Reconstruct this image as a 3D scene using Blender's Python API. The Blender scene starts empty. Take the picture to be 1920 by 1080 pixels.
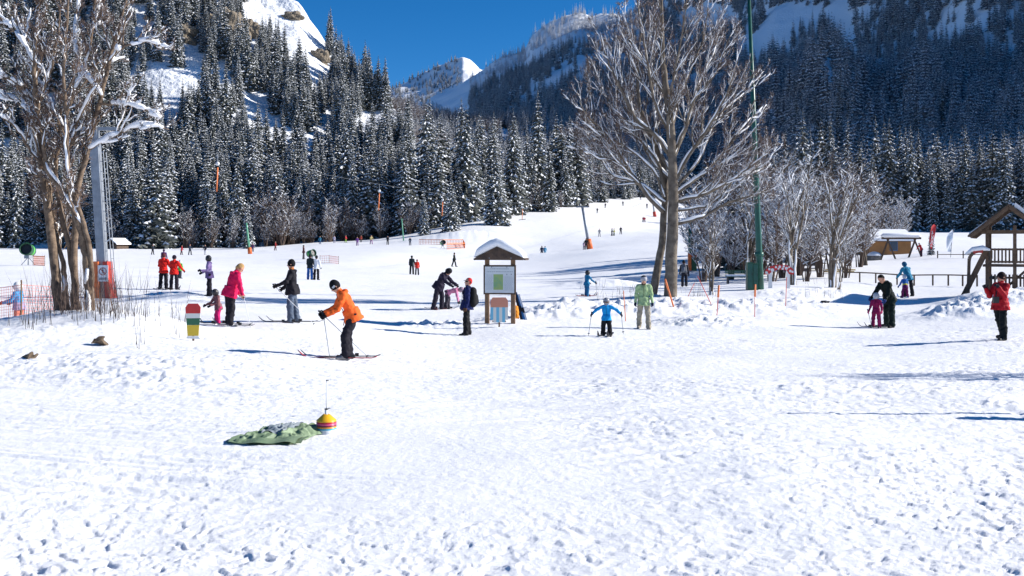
import bpy, math, random
import numpy as np
from mathutils import Vector, Matrix

SC = bpy.context.scene
COL = SC.collection
R = math.radians

# ------------------------------------------------------------------ camera, sky, sun, exposure
CAM_Z = 2.1            # eye height over the trampled snow
HZ = 465.0             # picture row of the eye level (1920 x 1080 frame)
F = 1920.0             # focal length in picture pixels
cam_d = bpy.data.cameras.new('camera')
cam_d.sensor_width = 36.0
cam_d.lens = 36.0
cam_d.shift_y = -(540.0 - HZ) / 1920.0
cam_d.clip_start = 0.1
cam_d.clip_end = 20000
cam = bpy.data.objects.new('camera', cam_d)
cam.location = (0, 0, CAM_Z)
cam.rotation_euler = (R(90), 0, 0)
COL.objects.link(cam)
SC.camera = cam

SUN_EL = R(27.5)
SUN_AZ = R(6)          # from +x (picture right) towards +y (into the scene)
w = bpy.data.worlds.new('World')
SC.world = w
w.use_nodes = True
nt = w.node_tree
bg = nt.nodes['Background']
sky = nt.nodes.new('ShaderNodeTexSky')
sky.sky_type = 'NISHITA'
sky.sun_disc = False
sky.sun_elevation = SUN_EL
sky.sun_rotation = R(90) - SUN_AZ
sky.altitude = 2200
sky.air_density = 0.8
sky.dust_density = 0.0
sky.ozone_density = 5.0
hsv = nt.nodes.new('ShaderNodeHueSaturation')
hsv.inputs['Saturation'].default_value = 1.25
nt.links.new(sky.outputs[0], hsv.inputs['Color'])
nt.links.new(hsv.outputs[0], bg.inputs[0])
bg.inputs[1].default_value = 0.092
sun_d = bpy.data.lights.new('sun', 'SUN')
sun_d.energy = 5.0
sun_d.angle = R(0.5)
sun_d.color = (1.0, 0.955, 0.89)
sun = bpy.data.objects.new('sun', sun_d)
sv = Vector((math.cos(SUN_EL) * math.cos(SUN_AZ), math.cos(SUN_EL) * math.sin(SUN_AZ), math.sin(SUN_EL)))
sun.rotation_euler = sv.to_track_quat('Z', 'Y').to_euler()
sun.location = (60, 10, 40)
COL.objects.link(sun)
SC.view_settings.view_transform = 'Standard'
SC.view_settings.look = 'None'
SC.view_settings.gamma = 1.0
SC.view_settings.use_curve_mapping = False
SC.view_settings.exposure = 0.58
SC.cycles.max_bounces = 5
SC.cycles.diffuse_bounces = 3
SC.cycles.glossy_bounces = 2
SC.cycles.transparent_max_bounces = 8

# ------------------------------------------------------------------ helpers
def at(px, py, D):
    return Vector(((px - 960.0) / F * D, D, CAM_Z + (HZ - py) / F * D))

def _hash(ix, iy, seed):
    h = (ix.astype(np.int64) * 374761393 + iy.astype(np.int64) * 668265263 + seed * 1442695041) & 0xFFFFFFFF
    h = ((h ^ (h >> 13)) * 1274126177) & 0xFFFFFFFF
    h = (h ^ (h >> 16)) & 0xFFFFFFFF
    return h.astype(np.float64) / 4294967295.0

def vnoise(x, y, seed=0):
    x = np.asarray(x, float); y = np.asarray(y, float)
    ix = np.floor(x); iy = np.floor(y)
    fx = x - ix; fy = y - iy
    fx = fx * fx * fx * (fx * (fx * 6 - 15) + 10); fy = fy * fy * fy * (fy * (fy * 6 - 15) + 10)
    a = _hash(ix, iy, seed); b = _hash(ix + 1, iy, seed); c = _hash(ix, iy + 1, seed); d = _hash(ix + 1, iy + 1, seed)
    return ((a + (b - a) * fx) * (1 - fy) + (c + (d - c) * fx) * fy) * 2 - 1

def fbm(x, y, seed=0, octv=4, gain=0.5):
    s = 0; a = 1.0; t = 0
    for o in range(octv):
        s = s + a * vnoise(x * 2 ** o + 17.3 * o, y * 2 ** o - 9.1 * o, seed + o); t += a; a *= gain
    return s / t

def sstep(e0, e1, v):
    t = np.clip((v - e0) / (e1 - e0), 0, 1)
    return t * t * (3 - 2 * t)

_M = {}
def mat(name, col, rough=0.75, var=0.0, scale=6.0, bump=0.0, bscale=30.0, metal=0.0, sss=0.0, col2=None, coat=0.0, spec=0.5):
    if name in _M: return _M[name]
    m = bpy.data.materials.new(name); m.use_nodes = True
    n = m.node_tree.nodes; l = m.node_tree.links
    b = n['Principled BSDF']
    b.inputs['Base Color'].default_value = (*col, 1)
    b.inputs['Roughness'].default_value = rough
    b.inputs['Metallic'].default_value = metal
    b.inputs['Specular IOR Level'].default_value = spec
    if coat: b.inputs['Coat Weight'].default_value = coat
    if sss:
        b.inputs['Subsurface Weight'].default_value = sss
    if var or col2 or bump:
        tc = n.new('ShaderNodeTexCoord')
    if var or col2:
        no = n.new('ShaderNodeTexNoise'); no.inputs['Scale'].default_value = scale; no.inputs['Detail'].default_value = 6
        no.inputs['Roughness'].default_value = 0.6
        l.new(tc.outputs['Object'], no.inputs['Vector'])
        cr = n.new('ShaderNodeValToRGB')
        c2 = col2 if col2 else tuple(min(1, c * (1 + var)) for c in col)
        c1 = col if col2 else tuple(c * (1 - var) for c in col)
        cr.color_ramp.elements[0].color = (*c1, 1); cr.color_ramp.elements[1].color = (*c2, 1)
        cr.color_ramp.elements[0].position = 0.35; cr.color_ramp.elements[1].position = 0.65
        l.new(no.outputs['Fac'], cr.inputs['Fac']); l.new(cr.outputs['Color'], b.inputs['Base Color'])
    if bump:
        nb = n.new('ShaderNodeTexNoise'); nb.inputs['Scale'].default_value = bscale; nb.inputs['Detail'].default_value = 5
        l.new(tc.outputs['Object'], nb.inputs['Vector'])
        bp = n.new('ShaderNodeBump'); bp.inputs['Strength'].default_value = min(1, bump); bp.inputs['Distance'].default_value = 0.02
        l.new(nb.outputs['Fac'], bp.inputs['Height']); l.new(bp.outputs['Normal'], b.inputs['Normal'])
    _M[name] = m
    return m

def tag(o, label=None, cat=None, group=None, kind=None):
    if label: o['label'] = label
    if cat: o['category'] = cat
    if group: o['group'] = group
    if kind: o['kind'] = kind
    return o

def empty(name, loc, rz=0.0):
    o = bpy.data.objects.new(name, None); o.location = loc; o.rotation_euler = (0, 0, rz)
    o.empty_display_size = 0.2
    COL.objects.link(o)
    return o

def mesh_np(name, V, Fq, mi=None, smooth=False):
    """V (n,3); Fq list of int arrays (k,3) or (k,4); mi list of per-array material index arrays or ints"""
    me = bpy.data.meshes.new(name)
    V = np.asarray(V, np.float32)
    arrs = [np.asarray(f, np.int32) for f in Fq if len(f)]
    keep = [i for i, f in enumerate(Fq) if len(f)]
    me.vertices.add(len(V)); me.vertices.foreach_set('co', V.ravel())
    nl = sum(a.size for a in arrs); npoly = sum(len(a) for a in arrs)
    me.loops.add(nl); me.polygons.add(npoly)
    me.loops.foreach_set('vertex_index', np.concatenate([a.ravel() for a in arrs]))
    tot = np.concatenate([np.full(len(a), a.shape[1], np.int32) for a in arrs])
    st = np.concatenate([[0], np.cumsum(tot)[:-1]]).astype(np.int32)
    me.polygons.foreach_set('loop_start', st)
    try: me.polygons.foreach_set('loop_total', tot)
    except Exception: pass
    if mi is not None:
        ms = np.concatenate([np.full(len(Fq[i]), mi[i], np.int32) if np.isscalar(mi[i]) else np.asarray(mi[i], np.int32) for i in keep])
        me.polygons.foreach_set('material_index', ms)
    me.polygons.foreach_set('use_smooth', np.full(npoly, bool(smooth)))
    me.update(calc_edges=True)
    return me

def link(name, me, mats, parent=None, loc=None):
    o = bpy.data.objects.new(name, me)
    for m in (mats if isinstance(mats, (list, tuple)) else [mats]):
        if len(me.materials) < (len(mats) if isinstance(mats, (list, tuple)) else 1): me.materials.append(m)
    if parent is not None: o.parent = parent
    if loc is not None: o.location = loc
    COL.objects.link(o)
    return o

class MB:
    """collects boxes, bars, tubes, prisms into one mesh"""
    def __init__(self): self.v = []; self.q = []; self.t = []; self.qm = []; self.tm = []; self.n = 0
    def add(self, V, quads=(), tris=(), m=0):
        V = np.asarray(V, float).reshape(-1, 3)
        if len(quads): self.q.append(np.asarray(quads, int) + self.n); self.qm.append(np.full(len(quads), m))
        if len(tris): self.t.append(np.asarray(tris, int) + self.n); self.tm.append(np.full(len(tris), m))
        self.v.append(V); self.n += len(V)
        return self
    def box(self, c, size, m=0, rot=None):
        sx, sy, sz = [s / 2 for s in size]
        V = np.array([[x, y, z] for x in (-sx, sx) for y in (-sy, sy) for z in (-sz, sz)])
        if rot is not None: V = V @ np.array(rot).T
        return self.add(V + np.array(c), [(0, 1, 3, 2), (4, 6, 7, 5), (0, 4, 5, 1), (2, 3, 7, 6), (0, 2, 6, 4), (1, 5, 7, 3)], m=m)
    def bar(self, a, b, w, h, m=0, up=(0, 0, 1)):
        a = np.array(a, float); b = np.array(b, float); d = b - a; L = np.linalg.norm(d); d /= L
        u = np.array(up, float); s = np.cross(d, u)
        if np.linalg.norm(s) < 1e-4: s = np.cross(d, (1, 0, 0))
        s /= np.linalg.norm(s); u = np.cross(s, d)
        return self.box((a + b) / 2, (w, L, h), m, rot=np.stack([s, d, u], 1))
    def tube(self, pts, rad, n=8, m=0, cap=True):
        V, Q, T = tube_np(np.asarray(pts, float), np.broadcast_to(np.asarray(rad, float), (len(pts),)), n, cap)
        return self.add(V, Q, T, m)
    def prism(self, poly, y0, y1, m=0):
        """poly in (x,z), extruded along y"""
        p = np.asarray(poly, float); n = len(p)
        V = np.concatenate([np.c_[p[:, 0], np.full(n, y0), p[:, 1]], np.c_[p[:, 0], np.full(n, y1), p[:, 1]]])
        self.add(V, [(i, (i + 1) % n, n + (i + 1) % n, n + i) for i in range(n)], m=m)
        c0 = self.n; 
        ctr = p.mean(0)
        V2 = np.concatenate([V, [[ctr[0], y0, ctr[1]], [ctr[0], y1, ctr[1]]]])
        self.add(V2, [], [(2 * n, (i + 1) % n, i) for i in range(n)] + [(2 * n + 1, n + i, n + (i + 1) % n) for i in range(n)], m)
        return self
    def ball(self, c, r, nu=12, nv=8, m=0, zmin=-1.0):
        r = np.broadcast_to(np.asarray(r, float), (3,))
        th = np.linspace(math.acos(max(-1, zmin)), 0, nv + 1)
        V = []
        for t in th:
            for k in range(nu):
                a = 2 * math.pi * k / nu
                V.append((r[0] * math.sin(t) * math.cos(a), r[1] * math.sin(t) * math.sin(a), r[2] * math.cos(t)))
        Q = [(i * nu + k, i * nu + (k + 1) % nu, (i + 1) * nu + (k + 1) % nu, (i + 1) * nu + k) for i in range(nv) for k in range(nu)]
        return self.add(np.array(V) + np.array(c), Q, m=m)
    def lathe(self, prof, c=(0, 0, 0), n=20, m=0):
        V = []
        for (r, z) in prof:
            for k in range(n):
                a = 2 * math.pi * k / n; V.append((r * math.cos(a), r * math.sin(a), z))
        Q = [(i * n + k, i * n + (k + 1) % n, (i + 1) * n + (k + 1) % n, (i + 1) * n + k) for i in range(len(prof) - 1) for k in range(n)]
        return self.add(np.array(V) + np.array(c), Q, m=m)
    def mesh(self, name, smooth=False):
        V = np.concatenate(self.v)
        fq = []; mi = []
        if self.q: fq.append(np.concatenate(self.q)); mi.append(np.concatenate(self.qm))
        if self.t: fq.append(np.concatenate(self.t)); mi.append(np.concatenate(self.tm))
        return mesh_np(name, V, fq, mi, smooth)
    def build(self, name, mats, parent=None, smooth=False, loc=None):
        return link(name, self.mesh(name, smooth), mats, parent, loc)

def tube_np(P, rad, n=6, cap=True):
    P = np.asarray(P, float); k = len(P)
    T = np.gradient(P, axis=0); T /= np.linalg.norm(T, axis=1)[:, None] + 1e-9
    ref = np.array([0.0, 0, 1]) if abs(T[:, 2]).mean() < 0.8 else np.array([0.0, 1, 0])
    S = np.cross(T, ref); S /= np.linalg.norm(S, axis=1)[:, None] + 1e-9
    U = np.cross(S, T)
    a = np.linspace(0, 2 * np.pi, n, endpoint=False)
    V = P[:, None, :] + rad[:, None, None] * (np.cos(a)[None, :, None] * S[:, None, :] + np.sin(a)[None, :, None] * U[:, None, :])
    V = V.reshape(-1, 3)
    i = np.arange(k - 1)[:, None] * n; j = np.arange(n)[None, :]; j2 = (j + 1) % n
    Q = np.stack([i + j, i + j2, i + n + j2, i + n + j], -1).reshape(-1, 4)
    Tt = []
    if cap:
        V = np.concatenate([V, P[:1], P[-1:]]); b = k * n
        Tt = [(b, (q + 1) % n, q) for q in range(n)] + [(b + 1, (k - 1) * n + q, (k - 1) * n + (q + 1) % n) for q in range(n)]
    return V, Q, Tt
# ------------------------------------------------------------------ snow ground
# survey points of the snow surface: picture column, distance, height
_cp = []
for _px in (-500, 250, 960, 1650, 2400):
    for _D in (3.0, 6.5, 10.0): _cp.append((_px, _D, 0.0))
_cp += [(610, 11.6, 0), (1300, 14, -.02), (1800, 15, -.05), (100, 15, .05), (650, 20.5, -.10), (1250, 22, -.25), (1600, 22, -.25),
        (425, 27, .05), (545, 28.7, .055), (316, 50, .07), (587, 70, -.15), (777, 93, -.23), (851, 124, -.1), (880, 29.5, -.46),
        (935, 32, -.27), (825, 38, -.2), (1100, 46, -.09), (1137, 29, -.38), (1207, 31.5, -.41), (1250, 43.6, -.1), (1283, 62, -.2),
        (1427, 52, .02), (1460, 53, .0), (1665, 33, -.43), (1700, 48, -.28), (1880, 26, -.24), (1870, 46, -.04),
        (1660, 128, 1.2), (1690, 107, .85), (1750, 110, 1.5), (1720, 300, 7.0), (1900, 300, 7.2), (2400, 26, -.2), (2400, 50, 0), (2400, 120, 1.5), (2400, 300, 9),
        (0, 220, 2.0), (300, 220, 2.0), (500, 220, 2.1), (600, 220, 3.1), (700, 230, 3.9), (800, 222, 5.0), (900, 232, 7.6),
        (1000, 280, 11.5), (1100, 330, 15.9), (1220, 400, 21.9), (1018, 164, .65), (1100, 155, 2.1), (1148, 230, 5.5), (1207, 320, 10.9),
        (730, 130, 1.0), (500, 150, .9), (55, 80, .75), (0, 40, .1), (195, 42, .02), (-500, 26, .1), (-500, 50, .1), (-500, 120, 1.0), (-500, 220, 2.6),
        (1330, 110, 1.2), (1330, 220, 5.5), (1500, 220, 5.0), (1330, 420, 18), (-500, 430, 6), (300, 430, 6), (700, 430, 10), (2400, 430, 16), (1700, 430, 12), (870, 160, 1.6), (960, 215, 4.6)]
_cp = np.array(_cp, float)
_KX, _KL = 1 / 420.0, 1 / 0.55
def _nc(u, D): return np.stack([(u) * _KX, np.log(np.maximum(D, 1.0)) * _KL], -1)
_A = _nc(_cp[:, 0], _cp[:, 1])
def _tps(r2): return 0.5 * r2 * np.log(r2 + 1e-9)
_n = len(_A)
_K = _tps(((_A[:, None] - _A[None]) ** 2).sum(-1)) + np.eye(_n) * 0.02
_P = np.c_[np.ones(_n), _A]
_S = np.linalg.solve(np.block([[_K, _P], [_P.T, np.zeros((3, 3))]]), np.r_[_cp[:, 2], 0, 0, 0])
def base_h(x, y):
    x = np.asarray(x, float); y = np.asarray(y, float)
    sh = x.shape
    u = np.clip((x / np.maximum(y, 0.5)) * F + 960, -600, 2500); D = np.clip(y, 3, 450)
    Q = _nc(u.ravel(), D.ravel()); out = np.empty(len(Q))
    for i in range(0, len(Q), 40000):
        q = Q[i:i + 40000]
        out[i:i + 40000] = _tps(((q[:, None] - _A[None]) ** 2).sum(-1)) @ _S[:_n] + _S[_n] + q @ _S[_n + 1:]
    return out.reshape(sh)

# heaps, banks: (px, D, half width m, half depth m, height, lumpiness)
_banks = [(130, 24.6, 2.3, 1.6, .52, .2), (60, 21.5, 2.6, 1.7, .30, .22), (262, 23.4, 1.5, 1.5, .34, .22),
          (240, 33, 2.6, 2.0, .30, .3), (330, 40, 2.2, 1.3, .35, .3), (20, 17.5, 2.0, 1.5, .08, .28), (220, 17.5, 2.2, 1.4, .10, .35),
          (1010, 35, 1.5, 1.6, .22, 1.0), (1080, 35.5, 1.4, 1.7, .30, 1.0), (1180, 36.5, 1.6, 1.8, .30, 1.0), (1290, 37, 1.8, 2.0, .30, 1.0), (1400, 38, 1.9, 2.2, .28, 1.0), (1500, 40, 1.8, 2.4, .25, 1.0),
          (1330, 33, 1.6, 1.2, .14, 1.0), (1230, 44, 1.6, 1.2, .2, .4), (1470, 46, 2.0, 1.5, .25, .6), (1560, 47, 1.5, 1.5, .3, .7),
          (1800, 36, 1.6, 1.3, .35, 1.0), (1880, 37.5, 1.8, 1.5, .5, 1.0), (1960, 38, 1.8, 1.6, .5, 1.0), (1830, 42, 1.2, 1.2, .4, .6),
          (940, 33.2, .9, .7, .16, .8), (1130, 62, 3, 1.5, .5, .6), (880, 205, 10, 5, 1.6, .4), (1000, 150, 6, 4, .5, .3), (820, 32, 1.2, .8, .08, 1.0), (1990, 13.8, 2.2, .5, .05, .25), (1600, 15.6, 2.5, .8, .03, .25), (330, 16, 2.0, 1.2, .05, .35)]
def height(x, y, fine=True):
    x = np.asarray(x, float); y = np.asarray(y, float)
    h = base_h(x, y).copy()
    D = np.maximum(y, 1)
    rough = np.zeros_like(h)
    for (px, d, wx, wy, hh, lu) in _banks:
        cx = (px - 960) / F * d
        g = np.exp(-((x - cx) / wx) ** 2 - ((y - d) / wy) ** 2)
        h = h + hh * g * (1 + 0.25 * lu * vnoise(x * 1.6, y * 1.6, 5))
        rough = np.maximum(rough, lu * g)
    # broad unevenness
    far = sstep(30, 90, D)
    h = h + 0.05 * fbm(x * .35, y * .35, 11, 3) * (1 - far * .3) + far * 0.35 * fbm(x * .06, y * .045, 12, 3)
    if not fine: return h
    near = 1 - sstep(45, 90, D)
    # thrown-up clods on the banks
    c1 = np.maximum(0, fbm(x * 2.6, y * 2.2, 21, 3, .6) - .02)
    h = h + rough * near * (0.22 * c1 + 0.11 * np.abs(fbm(x * 6, y * 5, 23, 3)) + .05 * sstep(.2, .4, fbm(x * 4.4, y * 3.8, 24, 2)))
    # trampled surface: dents, boot marks, crumbs
    tm = np.clip(0.55 + 0.9 * fbm(x * .22, y * .22, 31, 2), .12, 1.2) * (1 - sstep(22, 40, D) * .6) * near
    tm = tm * (0.55 + .45 * sstep(-6, 5, x + .4 * (14 - D))) * (1.0 + 0.5 * sstep(12, 7, D))
    dents = np.maximum(0, fbm(x * 3.1, y * 2.7, 41, 2) - .22)
    wx_, wy_ = x + .06 * vnoise(x * 5, y * 5, 46), y + .06 * vnoise(x * 5 + 7, y * 5, 48)
    ra_, rb_ = .82 * wx_ + .57 * wy_, -.57 * wx_ + .82 * wy_
    flakes = sstep(.46, .64, vnoise(ra_ * 12, rb_ * 11, 43))
    fine_c = sstep(.40, .62, vnoise(rb_ * 27, ra_ * 24, 44))
    pits = sstep(.52, .68, vnoise(ra_ * 9.5 + 3, rb_ * 9, 47))
    heel = sstep(.66, .80, vnoise(ra_ * 4.6 + 3, rb_ * 4.2, 49))
    h = h + tm * (-0.030 * dents + 0.015 * flakes + 0.009 * fine_c - 0.020 * pits - .019 * heel + 0.006 * fbm(x * 5.5, y * 5, 45, 3))
    # single ski tracks: shallow pairs of grooves in long bends
    rt = np.random.default_rng(8); m_ = (D > 5) & (D < 60)
    if m_.any():
        xs, ys = x[m_], y[m_]; tr = np.zeros_like(xs)
        for k in range(34):
            an = R(rt.choice([-16, 22, 4, 35, -8]) + rt.normal(0, 6)); x0, y0 = rt.uniform(-9, 11), rt.uniform(6.5, 30); cv = rt.normal(0, .022)
            al = (xs - x0) * math.cos(an) + (ys - y0) * math.sin(an); ac = -(xs - x0) * math.sin(an) + (ys - y0) * math.cos(an) - cv * al ** 2
            lim = sstep(rt.uniform(3, 9), 2.0, np.abs(al))
            for o_ in (0, rt.uniform(.16, .3)): tr -= lim * (.013 * np.exp(-((ac - o_) / .030) ** 2) - .006 * np.exp(-((ac - o_ - .055) / .022) ** 2))
        h[m_] += tr
    # ski and sledge streaks
    for k, (an, am, sc, sd) in enumerate([(-14, .012, 9, 51), (24, .010, 11, 53), (-4, .010, 8, 55)]):
        ca, sa = math.cos(R(an)), math.sin(R(an))
        al = x * ca + y * sa; ac = -x * sa + y * ca + .35 * vnoise(al * .18, y * .1, sd + 7)
        mk = np.clip(fbm(x * .16 + k * 9, y * .16, sd + 3, 2) * 2.2 + .2, 0, 1)
        h = h + near * mk * am * (vnoise(al * .55, ac * sc, sd) - .7 * np.maximum(0, vnoise(al * .4, ac * sc * .6, sd + 1) - .5) * 3)
    return h

def gz(x, y): return float(height(np.array([x]), np.array([y]), False)[0])
def gp(px, D): 
    x = (px - 960) / F * D
    return Vector((x, D, gz(x, D)))

def snow_material(name='snow', bump=0.5, sc=9.0):
    m = bpy.data.materials.new(name); m.use_nodes = True
    n = m.node_tree.nodes; l = m.node_tree.links; b = n['Principled BSDF']
    b.inputs['Roughness'].default_value = 0.62
    b.inputs['Specular IOR Level'].default_value = 0.25
    tc = n.new('ShaderNodeTexCoord')
    no = n.new('ShaderNodeTexNoise'); no.inputs['Scale'].default_value = 0.8; no.inputs['Detail'].default_value = 8; no.inputs['Roughness'].default_value = .65
    l.new(tc.outputs['Object'], no.inputs['Vector'])
    cr = n.new('ShaderNodeValToRGB')
    cr.color_ramp.elements[0].position = .3; cr.color_ramp.elements[1].position = .6
    cr.color_ramp.elements[0].color = (.85, .86, .88, 1); cr.color_ramp.elements[1].color = (.92, .92, .925, 1)
    l.new(no.outputs['Fac'], cr.inputs['Fac']); l.new(cr.outputs['Color'], b.inputs['Base Color'])
    n1 = n.new('ShaderNodeTexNoise'); n1.inputs['Scale'].default_value = sc; n1.inputs['Detail'].default_value = 9; n1.inputs['Roughness'].default_value = .7
    l.new(tc.outputs['Object'], n1.inputs['Vector'])
    bp = n.new('ShaderNodeBump'); bp.inputs['Strength'].default_value = bump; bp.inputs['Distance'].default_value = 0.05
    l.new(n1.outputs['Fac'], bp.inputs['Height']); l.new(bp.outputs['Normal'], b.inputs['Normal'])
    return m
SNOW = snow_material('snow', .45, 9)
SNOWCAP = snow_material('snow_cap', .25, 14)

def grid_faces(nr, nc):
    i = np.arange(nr - 1)[:, None] * nc + np.arange(nc - 1)[None]
    return np.stack([i, i + 1, i + nc + 1, i + nc], -1).reshape(-1, 4)

def build_ground():
    us = np.r_[np.linspace(-1.25, -.56, 50)[:-1], np.linspace(-.55, .55, 660), np.linspace(.56, 1.25, 50)[1:]]
    Ds = np.r_[np.geomspace(1.2, 5.2, 30)[:-1], np.exp(np.arange(math.log(5.2), math.log(62), .0035)), np.geomspace(62.3, 440, 130)]
    U, DD = np.meshgrid(us, Ds)
    X = U * DD
    Z = height(X, DD)
    V = np.stack([X, DD, Z], -1).reshape(-1, 3)
    me = mesh_np('ground', V, [grid_faces(len(Ds), len(us))], smooth=True)
    o = link('ground', me, SNOW); o['kind'] = 'structure'
    # wide sheet under and around it, out to the horizon
    b = MB(); s = 9000
    b.add([(-s, -s, -2.6), (s, -s, -2.6), (s, s, -2.6), (-s, s, -2.6)], [(0, 1, 2, 3)])
    o2 = b.build('valley_floor', SNOW); o2['kind'] = 'structure'
build_ground()
# ------------------------------------------------------------------ hills and mountains
def lerp_cols(cols, px):
    k = np.array([c[0] for c in cols], float)
    rows = np.array([c[1] for c in cols], float)          # (ncol, nrow, 2)
    out = np.empty((len(px), rows.shape[1], 2))
    for r in range(rows.shape[1]):
        for q in range(2): out[:, r, q] = np.interp(px, k, rows[:, r, q])
    # soften the kinks
    return out

class Hill:
    def __init__(self, cols, rough, seed, nx=260, nv=140, rs=.02, knolls=()):
        self.knolls = knolls
        self.cols = cols; self.seed = seed; self.rough = rough; self.rs = rs
        self.k0, self.k1 = cols[0][0], cols[-1][0]; self.nx, self.nv = nx, nv
    def point(self, px, v):
        """px picture column, v 0 (foot) .. 1 (crest): world position"""
        px = np.asarray(px, float); v = np.asarray(v, float)
        C = lerp_cols(self.cols, px); nr = C.shape[1]
        t = np.clip(v, 0, 1) * (nr - 1); i = np.minimum(t.astype(int), nr - 2); f = t - i
        a = C[np.arange(len(px)), i]; b = C[np.arange(len(px)), i + 1]
        py = a[:, 0] + (b[:, 0] - a[:, 0]) * f; D = a[:, 1] + (b[:, 1] - a[:, 1]) * f
        X = (px - 960) / F * D; Z = CAM_Z + (HZ - py) / F * D
        amp = self.rough * np.sin(np.clip(v, 0.0, 1) * math.pi * .5) 
        Z = Z + amp * (fbm(X * self.rs, D * self.rs, self.seed, 5, .55)) 
        rid = 1 - np.abs(fbm(X * self.rs * .7 + 5, D * self.rs * .35, self.seed + 9, 3))
        Z = Z + amp * .6 * (rid - .75)
        for (kp, kd, wp, wd_, dz) in self.knolls: Z = Z + dz * np.exp(-((px - kp) / wp) ** 2 - ((D - kd) / wd_) ** 2)
        return np.stack([X, D, Z], -1)
    def build(self, name, material, back=260):
        px = np.linspace(self.k0, self.k1, self.nx); v = np.linspace(0, 1, self.nv)
        PX, VV = np.meshgrid(px, v)
        P = self.point(PX.ravel(), VV.ravel()).reshape(self.nv, self.nx, 3)
        top = P[-1].copy(); extra = []
        for k in range(1, 7):
            e = top.copy(); e[:, 1] += back * k / 6; e[:, 0] *= e[:, 1] / top[:, 1]
            e[:, 2] -= (k / 6) ** 1.5 * (top[:, 2] + 5) * .9; extra.append(e)
        P = np.concatenate([P, np.array(extra)])
        me = mesh_np(name, P.reshape(-1, 3), [grid_faces(self.nv + 6, self.nx)], smooth=True)
        o = link(name, me, material); o['kind'] = 'structure'
        return o

def hill_material():
    m = bpy.data.materials.new('hill_snow_and_rock'); m.use_nodes = True
    n = m.node_tree.nodes; l = m.node_tree.links; b = n['Principled BSDF']
    b.inputs['Roughness'].default_value = .8; b.inputs['Specular IOR Level'].default_value = .15
    ge = n.new('ShaderNodeNewGeometry'); tc = n.new('ShaderNodeTexCoord')
    sx = n.new('ShaderNodeSeparateXYZ'); l.new(ge.outputs['Normal'], sx.inputs[0])
    no = n.new('ShaderNodeTexNoise'); no.inputs['Scale'].default_value = .07; no.inputs['Detail'].default_value = 10; no.inputs['Roughness'].default_value = .7
    l.new(tc.outputs['Object'], no.inputs['Vector'])
    ad = n.new('ShaderNodeMath'); ad.operation = 'MULTIPLY_ADD'; ad.inputs[1].default_value = .9; l.new(no.outputs['Fac'], ad.inputs[0]); l.new(sx.outputs['Z'], ad.inputs[2])
    cr = n.new('ShaderNodeValToRGB'); cr.color_ramp.elements[0].position = .82; cr.color_ramp.elements[1].position = .93
    cr.color_ramp.elements[0].color = (.20, .16, .115, 1); cr.color_ramp.elements[1].color = (.84, .86, .89, 1)
    l.new(ad.outputs[0], cr.inputs['Fac']); l.new(cr.outputs['Color'], b.inputs['Base Color'])
    n1 = n.new('ShaderNodeTexNoise'); n1.inputs['Scale'].default_value = .5; n1.inputs['Detail'].default_value = 8
    l.new(tc.outputs['Object'], n1.inputs['Vector'])
    bp = n.new('ShaderNodeBump'); bp.inputs['Strength'].default_value = .7; bp.inputs['Distance'].default_value = 1.5
    l.new(n1.outputs['Fac'], bp.inputs['Height']); l.new(bp.outputs['Normal'], b.inputs['Normal'])
    return m
HILLM = hill_material()

hill_l = Hill([(-900, [(470, 222), (250, 290), (0, 350), (-380, 470)]), (0, [(468, 226), (250, 290), (0, 355), (-300, 450)]),
               (300, [(467, 228), (250, 295), (20, 360), (-150, 420)]), (430, [(466, 229), (255, 298), (70, 355), (-50, 408)]), (480, [(466, 230), (260, 300), (100, 353), (-22, 403)]),
               (560, [(464, 232), (270, 303), (130, 350), (12, 398)]), (620, [(460, 234), (290, 303), (180, 345), (92, 388)]),
               (680, [(455, 238), (310, 298), (225, 335), (155, 372)]), (720, [(452, 240), (330, 290), (250, 322), (192, 355)]),
               (757, [(448, 245), (380, 280), (300, 305), (232, 335)]), (800, [(445, 250), (420, 270), (375, 290), (330, 315)]),
               (870, [(440, 255), (432, 270), (420, 285), (408, 300)])], 7, 3, 240, 130, .03)
hill_m = Hill([(560, [(450, 280), (300, 480), (200, 780)]), (725, [(445, 290), (295, 500), (198, 830)]), (800, [(438, 300), (305, 510), (214, 830)]),
               (870, [(430, 310), (312, 510), (230, 800)]), (950, [(412, 320), (312, 490), (242, 740)]), (1050, [(395, 350), (305, 490), (255, 640)]),
               (1150, [(384, 385), (322, 490), (290, 590)]), (1300, [(375, 425), (345, 490), (325, 550)])], 14, 7, 160, 90, .012)
hill_f = Hill([(520, [(280, 1900), (250, 2200), (215, 2500)]), (735, [(260, 1900), (205, 2200), (163, 2500)]), (800, [(250, 1900), (185, 2200), (137, 2480)]),
               (845, [(250, 1900), (175, 2180), (116, 2450)]), (868, [(250, 1900), (168, 2150), (104, 2430)]), (882, [(250, 1900), (168, 2150), (106, 2430)]), (900, [(250, 1900), (172, 2150), (122, 2430)]), (930, [(250, 1900), (180, 2150), (132, 2450)]),
               (1000, [(250, 1900), (185, 2200), (140, 2500)]), (1200, [(250, 1900), (200, 2200), (160, 2500)])], 30, 17, 220, 90, .006)
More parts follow.
